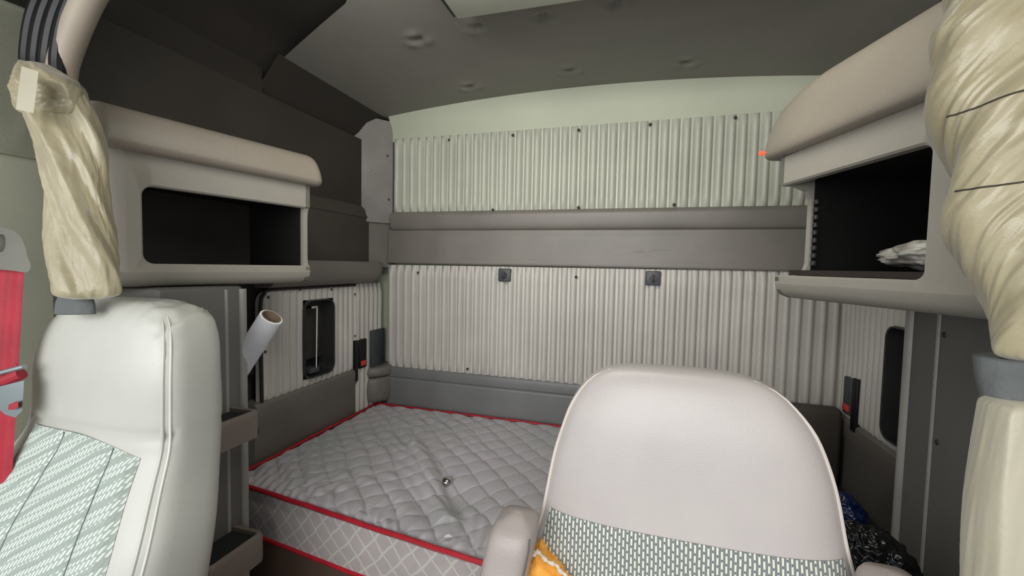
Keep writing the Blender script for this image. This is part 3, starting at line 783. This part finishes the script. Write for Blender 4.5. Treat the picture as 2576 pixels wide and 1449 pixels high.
def tray(parent, px, py, hgt, x0, x1, y0):
    c = at_x(px, py, x1); z1 = c.z; y1 = c.y
    bb = B(); th = 0.014; r = 0.025
    # U shaped rolled wall around the tray, open at the closet side
    path = [(x0, y1), (x1 - r, y1)] + [(x1 - r + r * math.sin(k / 6 * PI / 2), y1 - r + r * math.cos(k / 6 * PI / 2)) for k in range(1, 7)] + [(x1, y0 + r)] + [(x1 - r + r * math.cos(k / 6 * PI / 2), y0 + r - r * math.sin(k / 6 * PI / 2)) for k in range(1, 7)] + [(x0, y0)]
    prof = [(0, z1 - hgt), (0.0, z1 - 0.012), (-0.004, z1 - 0.003), (-0.010, z1), (-0.016, z1 - 0.003), (-0.018, z1 - hgt + 0.01)]
    rows = []
    for i, (x, y) in enumerate(path):
        a = Vector(path[max(0, i - 1)]); b_ = Vector(path[min(len(path) - 1, i + 1)]); d = (b_ - a).normalized(); nn = Vector((-d.y, d.x))
        rows.append([(x + nn.x * w, y + nn.y * w, z) for w, z in prof])
    bb.grid(rows, cap=True); bb.make('tray_rim', 'traytrim', parent, sharp=40)
    bb = B(); bb.box((x0 + 0.001, y0 + 0.005, z1 - hgt + 0.004), (x1 - 0.006, y1 - 0.006, z1 - hgt + 0.02)); bb.make('tray_floor', 'tray', parent, smooth=False)
    bb = B(); bb.box((x0 + 0.0015, y0 + 0.019, z1 - 0.018), (x1 - 0.019, y1 - 0.019, z1 - 0.013)); bb.make('tray_mat', 'tray', parent, smooth=False)
tray(tcl, 660, 1028, 0.072, -1.049, -0.955, 0.74)
tray(tcl, 672, 1332, 0.078, -1.049, -0.945, 0.74)
closet_r = closet(1, 0.60, 0.70, at_x(2274, 1000, 0.60).y, zbR - 0.002, 'tall grey closet panel with a light vertical trim below the right cabinet')
for (px, py) in ((2375, 842), (2357, 1112)):
    p = at_x(px, py, 0.60); B().dome(p, (-1, 0, 0), 0.006, 0.003).make('screw', 'bolt', closet_r)

# ------------------------------------------------------------------ paper roll
ra = at_d(683, 797, 1.20); rb = at_d(598, 930, 1.24)
ax = (ra - rb).normalized(); ro = 0.031; ri = 0.0255
trl = thing('paper_roll', rb, 'white paper roll with a cardboard core leaning out from behind the left closet', 'paper roll')
def roll_rings(radii_pos):
    a = ax.orthogonal().normalized(); c = ax.cross(a); rows = []
    for r, p in radii_pos: rows.append([p + (a * math.cos(2 * PI * k / 40) + c * math.sin(2 * PI * k / 40)) * r for k in range(40)])
    return rows
B().grid(roll_rings([(ro - .003, rb), (ro, rb), (ro, ra - ax * 0.001), (ro - .002, ra), (ri + 0.001, ra)]), True).make('paper_wrap', 'paper', trl, sharp=50)
B().grid(roll_rings([(ri + 0.001, rb), (ri + 0.001, ra + ax * 0.001), (ri - 0.001, ra + ax * 0.001), (ri - 0.001, rb), ]), True).make('cardboard_core', 'card', trl, sharp=50)
B().add([], []).tube([rb + ax * 0.02 , rb - Vector((0, 0, 0)) + ax * 0.022], ri, 24).make('core_plug', 'card', trl)
bk = B(); sbox(bk, XL + 0.0, XL + 0.14, 0.0 + yE + 0.002, yE + 0.012, rb.z - 0.06, rb.z + 0.02, 0.003); bk.make('hanging_bracket', 'closet', tcl)

# ------------------------------------------------------------------ seats
def seat_shape(keys, n=3.4, rings=70, N=72):
    """keys: (z, xc, halfwidth, yfront, thickness). returns rows and sampler"""
    z0, z1 = keys[0][0], keys[-1][0]
    def sec(z): return cat(keys, z)
    def pt(z, th, out=0.0):
        xc, hw, yf, tk = sec(z); hw = max(hw, 0.002); tk = max(tk, 0.004)
        c, s_ = math.cos(th), math.sin(th)
        return Vector((xc + (hw + out) * pw(c, 2 / n), yf + tk / 2 + (tk / 2 + out) * pw(s_, 2 / n), z))
    zs_ = []
    for i in range(rings + 1):
        f = i / rings; f = 1 - (1 - f) ** 1.5
        zs_.append(lerp(z0, z1, f))
    rows = [[pt(z, 2 * PI * k / N) for k in range(N)] for z in zs_]
    def front(x, z, out=0.0):
        xc, hw, yf, tk = sec(z); q = min(0.999, abs(x - xc) / hw)
        return Vector((x, yf + tk / 2 - (tk / 2) * (1 - q ** n) ** (1 / n) - out, z))
    return rows, pt, front, sec

def seat_rest(t, yc_, xs):   # hidden lower seat so that the backrest stands on something
    B().box((xs - 0.22, yc_ - 0.48, 0.42), (xs + 0.22, yc_ + 0.10, 0.56), 0.05, 4).make('seat_cushion', 'seat2', t)
    B().box((xs - 0.18, yc_ - 0.40, 0.0), (xs + 0.18, yc_ + 0.02, 0.43), 0.02, 2).make('seat_pedestal', 'seatbase', t)

# --- right seat (driver side)
ts2 = thing('truck_seat', (0.065, 0.55, 0), 'warm grey truck seat with striped cloth, pale piping and torn orange foam', 'seat')
ks = [(0.46, 0.070, 0.235, 0.52, 0.13), (0.70, 0.068, 0.235, 0.575, 0.13), (0.90, 0.066, 0.228, 0.615, 0.13), (1.00, 0.066, 0.202, 0.630, 0.13), (1.03, 0.065, 0.196, 0.634, 0.13),
      (1.10, 0.064, 0.183, 0.640, 0.125), (1.15, 0.063, 0.168, 0.646, 0.12), (1.18, 0.061, 0.155, 0.652, 0.11), (1.21, 0.058, 0.134, 0.660, 0.10), (1.228, 0.056, 0.114, 0.667, 0.086), (1.24, 0.054, 0.088, 0.676, 0.066), (1.246, 0.054, 0.055, 0.688, 0.04), (1.248, 0.054, 0.01, 0.70, 0.015)]
ks = [(k[0], k[1] + 0.014, k[2] + 0.016, k[3], k[4]) for k in ks]
rows, pt, front, sec = seat_shape(ks, 3.0)
B().grid(rows, True, True).make('backrest', 'seat2', ts2, sharp=180)
def piping(th, za, zb, r, m, t, pt, nm='piping', out=0.001, n=60):
    B().tube([pt(lerp(za, zb, i / n), th, out) for i in range(n + 1)], lambda f: r * min(1.0, 0.15 + (1 - f) * 9), 8).make(nm, m, t)
piping(math.radians(180 + 16), 0.55, 1.240, 0.0028, 'piping', ts2, pt)
piping(math.radians(-16), 0.55, 1.240, 0.0028, 'piping', ts2, pt)
def cloth(rows_z, xf0, xf1, front, out, puff, nm, m, t, nx=40, nz=40, seams=(), sag=0.0):
    R0 = []
    for i in range(nz + 1):
        z = lerp(rows_z[0], rows_z[1], i / nz); row = []
        for j in range(nx + 1):
            f = j / nx; x = lerp(xf0(z), xf1(z), f)
            zz = z - sag * (i / nz) ** 3 * max(0, (f - 0.35) / 0.65) ** 2
            e = min(1, min(f, 1 - f) / 0.04, (nz - i) / 2.0)
            h = puff
            for sf in seams: h -= puff * 0.98 * math.exp(-(abs(f - sf) / 0.028) ** 1.2)
            p = front(x, zz, out + h * e); row.append(p)
        R0.append(row)
    return B().grid(R0).make(nm, m, t, sharp=180)
zf1 = at_y(1380, 1292, 0.645).z
print('fabric top right seat', zf1, at_y(2140, 1440, 0.645).z)
cloth((0.60, 1.018), lambda z: sec(z)[0] - sec(z)[1] * 0.93, lambda z: sec(z)[0] + sec(z)[1] * 0.93, front, 0.0015, 0.003, 'striped_cloth', 'stripe', ts2, 60, 60, (0.33, 0.66))
seat_rest(ts2, 0.55, 0.065)
# torn foam at the left of the cloth
pc0 = at_y(1375, 1445, 0.610)
fb = []
rows = []
def tri_patch(nm, pts, front, out, m, t, jit=0.0, n=16):
    """fan patch on the seat front from (x,z) outline"""
    cxm = sum(p[0] for p in pts) / len(pts); czm = sum(p[1] for p in pts) / len(pts); rr = []
    for k in range(n + 1):
        f = k / n; row = []
        for i, (x, z) in enumerate(pts):
            x2 = lerp(cxm, x, f); z2 = lerp(czm, z, f)
            row.append(front(x2, z2, out + 0.006 * (1 - f ** 3) + jit * noise.noise(Vector((x2 * 120, z2 * 120, 1)))))
        rr.append(row)
    return B().grid(rr, True).make(nm, m, t, sharp=180)
def jag(pts, n=7, a=0.003, sd=1):
    rnd = random.Random(sd); o = []
    for i in range(len(pts)):
        p, q_ = pts[i], pts[(i + 1) % len(pts)]
        for k in range(n): o.append((lerp(p[0], q_[0], k / n) + rnd.uniform(-a, a), lerp(p[1], q_[1], k / n) + rnd.uniform(-a, a)))
    return o
YT = 0.608
T1 = [at_y(px, py, YT) for px, py in ((1350, 1398), (1376, 1418), (1404, 1438), (1440, 1475), (1400, 1520), (1330, 1520), (1306, 1480), (1318, 1440), (1334, 1412))]
out1 = jag([(p.x, p.z) for p in T1], 5, 0.0018)
cxm = sum(p[0] for p in out1) / len(out1); czm = sum(p[1] for p in out1) / len(out1); rr = []
for k in range(15):
    f = k / 12
    if k <= 12: rr.append([(lerp(cxm, x, f), YT - 0.012 * (1 - f ** 4) + 0.004 * noise.noise(Vector((lerp(cxm, x, f) * 90, lerp(czm, z, f) * 90, 1))), lerp(czm, z, f)) for x, z in out1])
    else: rr.append([(x, YT + 0.025 * (k - 12), z) for x, z in out1])
B().grid(rr, True).make('exposed_foam', 'foam', ts2, sharp=180)
for ln in (((1348, 1384), (1374, 1408), (1404, 1428), (1442, 1470), (1460, 1510)), ((1348, 1386), (1332, 1408), (1314, 1438), (1302, 1480), (1300, 1520))):
    q = smooth([at_y(px, py, YT - 0.004) for px, py in ln], 14)
    q = [p + Vector((0.0022 * noise.noise(p * 160), 0, 0.0022 * noise.noise(p * 160 + Vector((7, 7, 7))))) for p in q]
    B().tube(q, lambda f: 0.0028 + 0.0016 * math.sin(f * 60) * math.cos(f * 23), 7).make('frayed_edge', 'fray', ts2, sharp=180)

def armrest(px, py, d, lean, parent, len_=0.34):
    p = at_d(px, py, d); w = 0.034; dp = 0.043; rows = []
    for i in range(33):
        f = i / 32; zz = p.z - len_ + len_ * f
        e = 1.0
        if zz > p.z - 0.04: e = math.sqrt(max(0.0, 1 - ((zz - (p.z - 0.04)) / 0.04) ** 2))
        e = max(e, 0.05); cxx = p.x + (p.z - zz) * lean[0]; cyy = p.y + 0.02 + (p.z - zz) * lean[1]
        rows.append([(cxx + w * e ** 0.6 * pw(math.cos(2 * PI * k / 32), 2 / 3.5), cyy + dp * e ** 0.8 * pw(math.sin(2 * PI * k / 32), 2 / 3.5), zz) for k in range(32)])
    o = B().grid(rows, True, True).make('armrest', 'arm', parent, sharp=180)
    th = math.radians(-38); pts = []
    for i in range(24):
        zz = lerp(p.z - len_ + 0.01, p.z - 0.02, i / 23)
        e = 1.0 if zz < p.z - 0.04 else math.sqrt(1 - ((zz - (p.z - 0.04)) / 0.04) ** 2)
        cxx = p.x + (p.z - zz) * lean[0]; cyy = p.y + 0.02 + (p.z - zz) * lean[1]
        pts.append((cxx + (w + .0018) * e ** .6 * pw(math.cos(th), 2 / 3.5), cyy + (dp + .0018) * e ** .8 * pw(math.sin(th), 2 / 3.5), zz))
    B().tube(pts, 0.0012, 6).make('stitch_line', 'armdark', o)
armrest(1296, 1302, 0.62, (-0.17, -0.12), ts2)
armrest(2275, 1468, 0.50, (0.03, -0.12), ts2, 0.30)

# --- left seat (passenger side)
ts1 = thing('truck_seat', (-0.99, 0.5, 0), 'cream vinyl truck seat at the left with pale green woven cloth in channels', 'seat')
yl = 0.56
ks = [(0.46, -1.00, 0.222, 0.36, 0.14), (0.70, -1.00, 0.225, 0.42, 0.14), (0.87, -1.01, 0.240, 0.480, 0.14), (0.98, -1.000, 0.206, 0.53, 0.14), (1.04, -0.988, 0.186, 0.553, 0.135),
      (1.09, -0.982, 0.180, 0.555, 0.135), (1.17, -0.98, 0.178, 0.558, 0.13), (1.23, -0.975, 0.166, 0.566, 0.125), (1.27, -0.968, 0.146, 0.576, 0.115), (1.295, -0.962, 0.120, 0.588, 0.095), (1.308, -0.958, 0.092, 0.60, 0.07), (1.315, -0.956, 0.055, 0.612, 0.045), (1.317, -0.956, 0.01, 0.63, 0.015)]
ks = [(k[0], k[1] - 0.052, k[2] + 0.026, k[3], k[4] * 1.28 + max(0, 1.02 - k[0]) * 0.24) for k in ks]
rows, pt, front, sec = seat_shape(ks, 3.6)
for r in rows:                       # pillow-like break between headrest and backrest
    for v in r:
        v.y += 0.006 * math.exp(-((v.z - 1.065) / 0.008) ** 2) * (1 if v.y < 0.60 else -0.3)
        dc = math.hypot(v.x + 0.86, v.z - 1.285)
        if dc < 0.12: v.z += 0.004 * (1 - dc / 0.12) * math.sin(v.x * 190 + 5 * noise.noise(v * 25)); v.y += 0.003 * (1 - dc / 0.12) * noise.noise(v * 90)
B().grid(rows, True, True).make('backrest', 'seat', ts1, sharp=180)
piping(math.radians(-32), 0.55, 1.300, 0.0028, 'seat', ts1, pt, 'seam_roll', 0.0)
piping(math.radians(-24), 0.55, 1.300, 0.0022, 'thread', ts1, pt, 'stitching', 0.0)
piping(math.radians(180 + 32), 0.55, 1.29, 0.0026, 'seat', ts1, pt, 'seam_roll', 0.0)
cloth((0.60, 1.058), lambda z: sec(z)[0] - sec(z)[1] * 0.64, lambda z: sec(z)[0] + sec(z)[1] * 0.78, front, 0.001, 0.010, 'woven_cloth', 'slant', ts1, 110, 60, (0.34, 0.80), 0.03)
for sf in (0.34, 0.80):
    B().tube([front(lerp(sec(z)[0] - sec(z)[1] * 0.64, sec(z)[0] + sec(z)[1] * 0.78, sf), z - 0.03 * (k / 40) ** 3 * max(0, (sf - 0.35) / 0.65) ** 2, 0.0018) for k in range(41) for z in [lerp(0.60, 1.056, k / 40)]], 0.0016, 6).make('channel_seam', 'channel', ts1)
seat_rest(ts1, 0.46, -1.01)

# ------------------------------------------------------------------ curtains
def drape(keys, dist, nm, m, parent, thick=0.55, folds=4, twist=9.0, amp=0.10, N=96, rings=120, seed=0, cap=True, fine=1.0):
    """keys: (py, px_left, px_right) outline seen from the seat; built at a real distance as a bunch of cloth"""
    rows = []
    for i in range(rings + 1):
        py = lerp(keys[0][0], keys[-1][0], i / rings); l, r_ = cat(keys, py)
        a = at_d(l, py, dist); b_ = at_d(r_, py, dist); c = (a + b_) / 2; ax_ = (b_ - a) / 2; hw = ax_.length; ax_.normalize()
        dep = Vector((ray(1288, 724).x, ray(1288, 724).y, 0)).normalized()
        row = []
        for k in range(N):
            th = 2 * PI * k / N; s_ = i / rings
            sh = th + s_ * twist / folds                       # follow the twist of the cloth
            q = Vector((math.cos(sh) * 1.6, math.sin(sh) * 1.6, s_ * 1.6 + seed))
            w_ = sh * folds + 2.2 * noise.noise(q) + seed
            h = 0.75 - 1.5 * abs(math.sin(w_ / 2)) ** 1.3
            w2 = sh * (folds * 2 + 1) + 3.0 * noise.noise(q * 1.5)
            h += 0.30 * fine * (0.6 - 1.2 * abs(math.sin(w2 / 2))) + 0.45 * noise.noise(q * 1.6)
            h += 0.55 * fine * (0.25 - abs(noise.noise(Vector((sh * 2.2, s_ * 11 + sh * 3.5, seed)))))
            h += 0.30 * fine * (0.25 - abs(noise.noise(Vector((sh * 5, s_ * 22 + sh * 7, seed))))) 
            rr = 1 - amp * 0.6 + amp * h
            row.append(c + ax_ * hw * math.cos(th) * (0.35 * rr + 0.65) + dep * hw * thick * math.sin(th) * rr * 1.0 + dep * 0 )
        rows.append(row)
    o_ = B().grid(rows, True, cap).make(nm, m, parent, sharp=180)
    return o_, rows
cl = thing('gathered_curtain', at_d(220, 720, 0.93), 'beige curtain bundled and twisted beside the left cabinet', 'curtain', 'bunched cab curtains')
DL = 0.80
drape([(205, 60, 200), (235, 50, 215), (300, 62, 238), (400, 90, 262), (500, 112, 273), (600, 126, 297), (660, 134, 306), (710, 141, 306), (742, 150, 296), (752, 190, 262)], DL, 'drape', 'curtain', cl, 0.6, 3, -8, 0.30, N=140, rings=200, seed=1.3, fine=0.55)
drape([(162, 46, 120), (178, 40, 150), (215, 32, 208), (250, 32, 214), (275, 45, 212), (290, 70, 190)], DL - 0.01, 'folded_heading', 'curtain', cl, 0.62, 3, -2, 0.22, rings=40, seed=5.1)
# hook tape on the heading
c4 = [at_d(px, py, DL - 0.075) for px, py in ((54, 166), (97, 180), (84, 284), (40, 274))]
nv = (CAM - c4[0]).normalized() * 0.006
B().prism(c4, nv).make('hook_tape', 'curtain2', cl, smooth=False)
drape([(742, 150, 225), (760, 142, 236), (790, 140, 240)], DL + 0.02, 'tie_band', 'tie', cl, 0.4, 2, 1, 0.05, rings=10)
cr = thing('gathered_curtain', at_d(2620, 1000, 0.5), 'beige curtain in heavy folds at the right edge tied with a dark band', 'curtain', 'bunched cab curtains')
DR = 0.45
_, RR = drape([(-420, 2420, 2760), (-100, 2400, 2820), (0, 2392, 2830), (75, 2362, 2840), (150, 2376, 2850), (265, 2366, 2850), (400, 2398, 2850), (480, 2410, 2850), (560, 2408, 2850), (680, 2448, 2850), (780, 2484, 2850), (860, 2497, 2830), (893, 2515, 2800), (908, 2560, 2780)], DR, 'upper_drape', 'curtain', cr, 0.6, 4, 24, 0.22, N=220, rings=300, seed=2.2)
drape([(900, 2462, 2800), (925, 2461, 2800), (960, 2467, 2800), (1000, 2476, 2800), (1026, 2483, 2800)], DR + 0.01, 'tie_band', 'tie', cr, 0.45, 3, 0.5, 0.05, rings=16)
drape([(1010, 2500, 2810), (1020, 2486, 2820), (1060, 2478, 2825), (1150, 2466, 2830), (1300, 2448, 2850), (1449, 2440, 2860), (1900, 2420, 2900), (3000, 2400, 2950), (3700, 2400, 2950)], DR - 0.01, 'lower_drape', 'curtain2', cr, 0.6, 5, 3.0, 0.18, N=160, rings=200, seed=7.7, fine=0.5)
for p0, p1 in ((292, 232), (480, 452)):
    pts = []
    for k in range(108, 172):
        th = 2 * PI * k / 220; pyq = lerp(p0, p1, (1 + math.cos(th)) / 0.9); i = (pyq + 420) / 1328 * 300
        i0 = int(i); q = RR[i0][k].lerp(RR[i0 + 1][k], i - i0); pts.append(q + (CAM - q).normalized() * 0.0008)
    B().tube(pts, 0.0009, 6).make('stitched_seam', 'seam', cr)
# curtain rail arch and padded tube at left
tr_ = thing('curtain_rail', at_y(120, 190, 0.63), 'black grooved curtain rail curving up to the roof at the left', 'curtain rail')
for k, (a, b_, c) in enumerate(((78, 70, 95), (100, 94, 122), (124, 120, 150), (148, 146, 176))):
    B().tube(smooth([at_y(a, 215, 0.63), at_y(b_, 130, 0.63), at_y(c + 4, 0, 0.63), at_y(c + 110, -170, 0.63)], 8), 0.014, 10).make('rail_channel', 'rubber', tr_)
tag(B().tube(smooth([at_y(152, 215, 0.645), at_y(165, 140, 0.645), at_y(222, 0, 0.645), at_y(330, -180, 0.645)], 8), 0.026, 16).make('padded_tube', 'tube'), 'beige padded tube curving upward beside the black curtain rail', 'padded tube')
rr_ = thing('curtain_rail', at_d(2560, -300, DR), 'black curtain rail above the right curtain', 'curtain rail')
B().tube(smooth([at_d(2400, -440, 0.62), at_d(2600, -430, DR), at_d(2850, -420, 0.45)], 8), 0.012, 10).make('rail_channel', 'rubber', rr_)

# ------------------------------------------------------------------ cab side lining at far left, with seat belt
XC = -1.42
rows = []
yd = 0.98
def cabwall(z0, z1, x0, m, nm):
    return struct(B().box((x0 - 0.05, -0.6 if False else 0.28, z0), (x0, 1.0, z1)).make(nm, m, smooth=False))
pz = at_x(30, 392, XC + 0.0).z
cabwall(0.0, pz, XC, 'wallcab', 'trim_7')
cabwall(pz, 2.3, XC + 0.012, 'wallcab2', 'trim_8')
# filler between cab lining and sleeper wall
struct(B().box((XC - 0.05, 0.98, 0), (-1.322, 1.02, 2.3)).make('trim_9', 'sidedark', smooth=False))
struct(B().box((0.83, 0.25, 0), (0.89, 0.98, 2.3)).make('trim_10', 'wallcab', smooth=False))
# dark divider arch panel above the left cabinet
yb_ = 0.70
tsb = thing('seat_belt', at_x(25, 640, XC + 0.03), 'red seat belt with grey guide and metal buckle on the far left wall', 'seat belt')
DB = 0.84
def quadstrip(pts, w, nrm_in, th, nm, m, parent):
    bb = B(); bb.prism(pts, nrm_in); return bb.make(nm, m, parent, smooth=False)
# webbing: a strap hanging with slight ripples
rows = []
for i in range(60):
    f = i / 59; py = lerp(660, 1330, f); pl_ = lerp(-42, -80, f); pr_ = lerp(62, 22, f)
    a = at_d(pl_, py, DB); c = at_d(pr_, py, DB); row = []
    for k in range(13):
        q = a.lerp(c, k / 12); q += Vector((0.8, -0.5, 0)).normalized() * (0.0035 * math.sin(k / 12 * PI * 5 + 2 * f))
        row.append(q)
    rows.append(row)
B().grid(rows).make('webbing', 'belt', tsb, sharp=180)
ga = at_d(5, 630, DB - 0.01)
gd = (CAM - ga).normalized(); gx = gd.cross(Vector((0, 0, 1))).normalized() * -1; gz = Vector((0, 0, 1))
def onp(px, py, d=DB - 0.01): return at_d(px, py, d)
outl = smooth([onp(-60, 600), onp(-30, 578), onp(10, 574), (onp(45, 590)), onp(62, 620), onp(68, 645), onp(76, 668), onp(66, 684), onp(30, 680), onp(-20, 676), onp(-60, 676)], 4)
B().prism(outl, gd * 0.020).make('guide_cover', 'plastic', tsb, sharp=30)
B().dome(onp(4, 612) + gd * 0.020, gd, 0.017, 0.006, 20).make('guide_bolt_cap', 'plastic', tsb)
# buckle tongue over the strap
bx = B(); bx.prism([onp(-20, 975), onp(60, 955), onp(56, 1030), onp(38, 1048), onp(12, 1040), onp(-20, 1010)], gd * 0.008); bx.make('buckle_tongue', 'metal', tsb, smooth=False)
B().prism([onp(22, 1018, DB - .02), onp(46, 1008, DB - .02), onp(46, 1024, DB - .02), onp(34, 1030, DB - .02), onp(20, 1030, DB - .02)], gd * 0.003).make('strap_slot', 'belt', tsb, smooth=False)
B().tube([onp(-20, 944), onp(62, 922)], 0.005, 8).make('tongue_bar', 'metal', tsb)
B().tube([onp(-20, 960, DB - .005), onp(20, 955, DB - .008), onp(55, 940, DB - .005)], 0.011, 10).make('webbing_fold', 'belt', tsb)

# ------------------------------------------------------------------ overhead console at top of the frame
q1 = at_z(1150, 52, 2.10); q2 = at_z(1112, 0, 2.10)
zt1 = 2.185
tco = thing('overhead_console', (q1.x + 0.4, q1.y - 0.2, 2.1), 'pale beige overhead housing set into the ceiling at the top of the view', 'console')
x1 = q1.x; y1 = q1.y
bb = B().box((x1, y1 - 0.40, 2.10), (x1 + 0.95, y1, zt1), 0.010, 3).make('housing', 'console', tco)
bb = B().box((x1 - 0.014, y1 - 0.42, 2.112), (x1 - 0.001, y1 + 0.004, zt1), 0.003).make('gasket', 'rubber', tco)

# ------------------------------------------------------------------ bags on the right of the mattress
zmt = 0.621
pbk = at_z(2190, 1425, 0.80)
print('bag', pbk)
tag(blob((pbk.x + 0.0, pbk.y + 0.03, 0.77), (0.085, 0.075, 0.085), 0.20, 2.6, 1.7, 'plasticbag', 'plastic_bag', ridged=True, sub=6, flat=zmt), 'crumpled glossy black plastic bag behind the right side of the striped seat', 'bag')
pbl = at_z(2112, 1270, 0.78)
print('blue', pbl)
tag(blob((pbl.x, pbl.y, 0.75), (0.055, 0.05, 0.055), 0.22, 2.0, 5.7, 'bluebag', 'plastic_pouch', ridged=True, sub=5, flat=zmt), 'small dark blue plastic pouch beside the seat on the right part of the mattress', 'pouch')

# ------------------------------------------------------------------ light
def area(name, loc, rot, sx, sy, power, col=(1, 1, 1)):
    l = bpy.data.lights.new(name, 'AREA'); l.shape = 'RECTANGLE'; l.size = sx; l.size_y = sy; l.energy = power; l.color = col
    o = bpy.data.objects.new(name, l); COL.objects.link(o); o.location = loc; o.rotation_euler = [math.radians(a) for a in rot]; return o
area('windshield_light', (-0.3, -1.9, 1.75), (86, 0, 0), 2.4, 1.3, 68, (1.0, 1.0, 0.97))
area('left_door_light', (-1.40, -0.35, 1.45), (90, 0, -70), 0.7, 0.6, 3.5, (0.94, 0.98, 1.0))
area('right_door_light', (0.80, -0.25, 1.45), (90, 0, 62), 0.7, 0.6, 2.2, (1.0, 0.97, 0.95))
area('bunk_fill_light', (-0.25, 0.72, 2.06), (62, 0, 0), 0.9, 0.12, 7, (1.0, 1.0, 0.93))  # added fill lamp out of view, brightens the bunk and back wall
w = bpy.data.worlds.new('world'); sc.world = w; w.use_nodes = True
bg = w.node_tree.nodes['Background']; bg.inputs[0].default_value = (0.75, 0.82, 0.88, 1); bg.inputs[1].default_value = 0.7
sc.view_settings.view_transform = 'Standard'
sc.view_settings.look = 'None'
sc.view_settings.exposure = 0.0
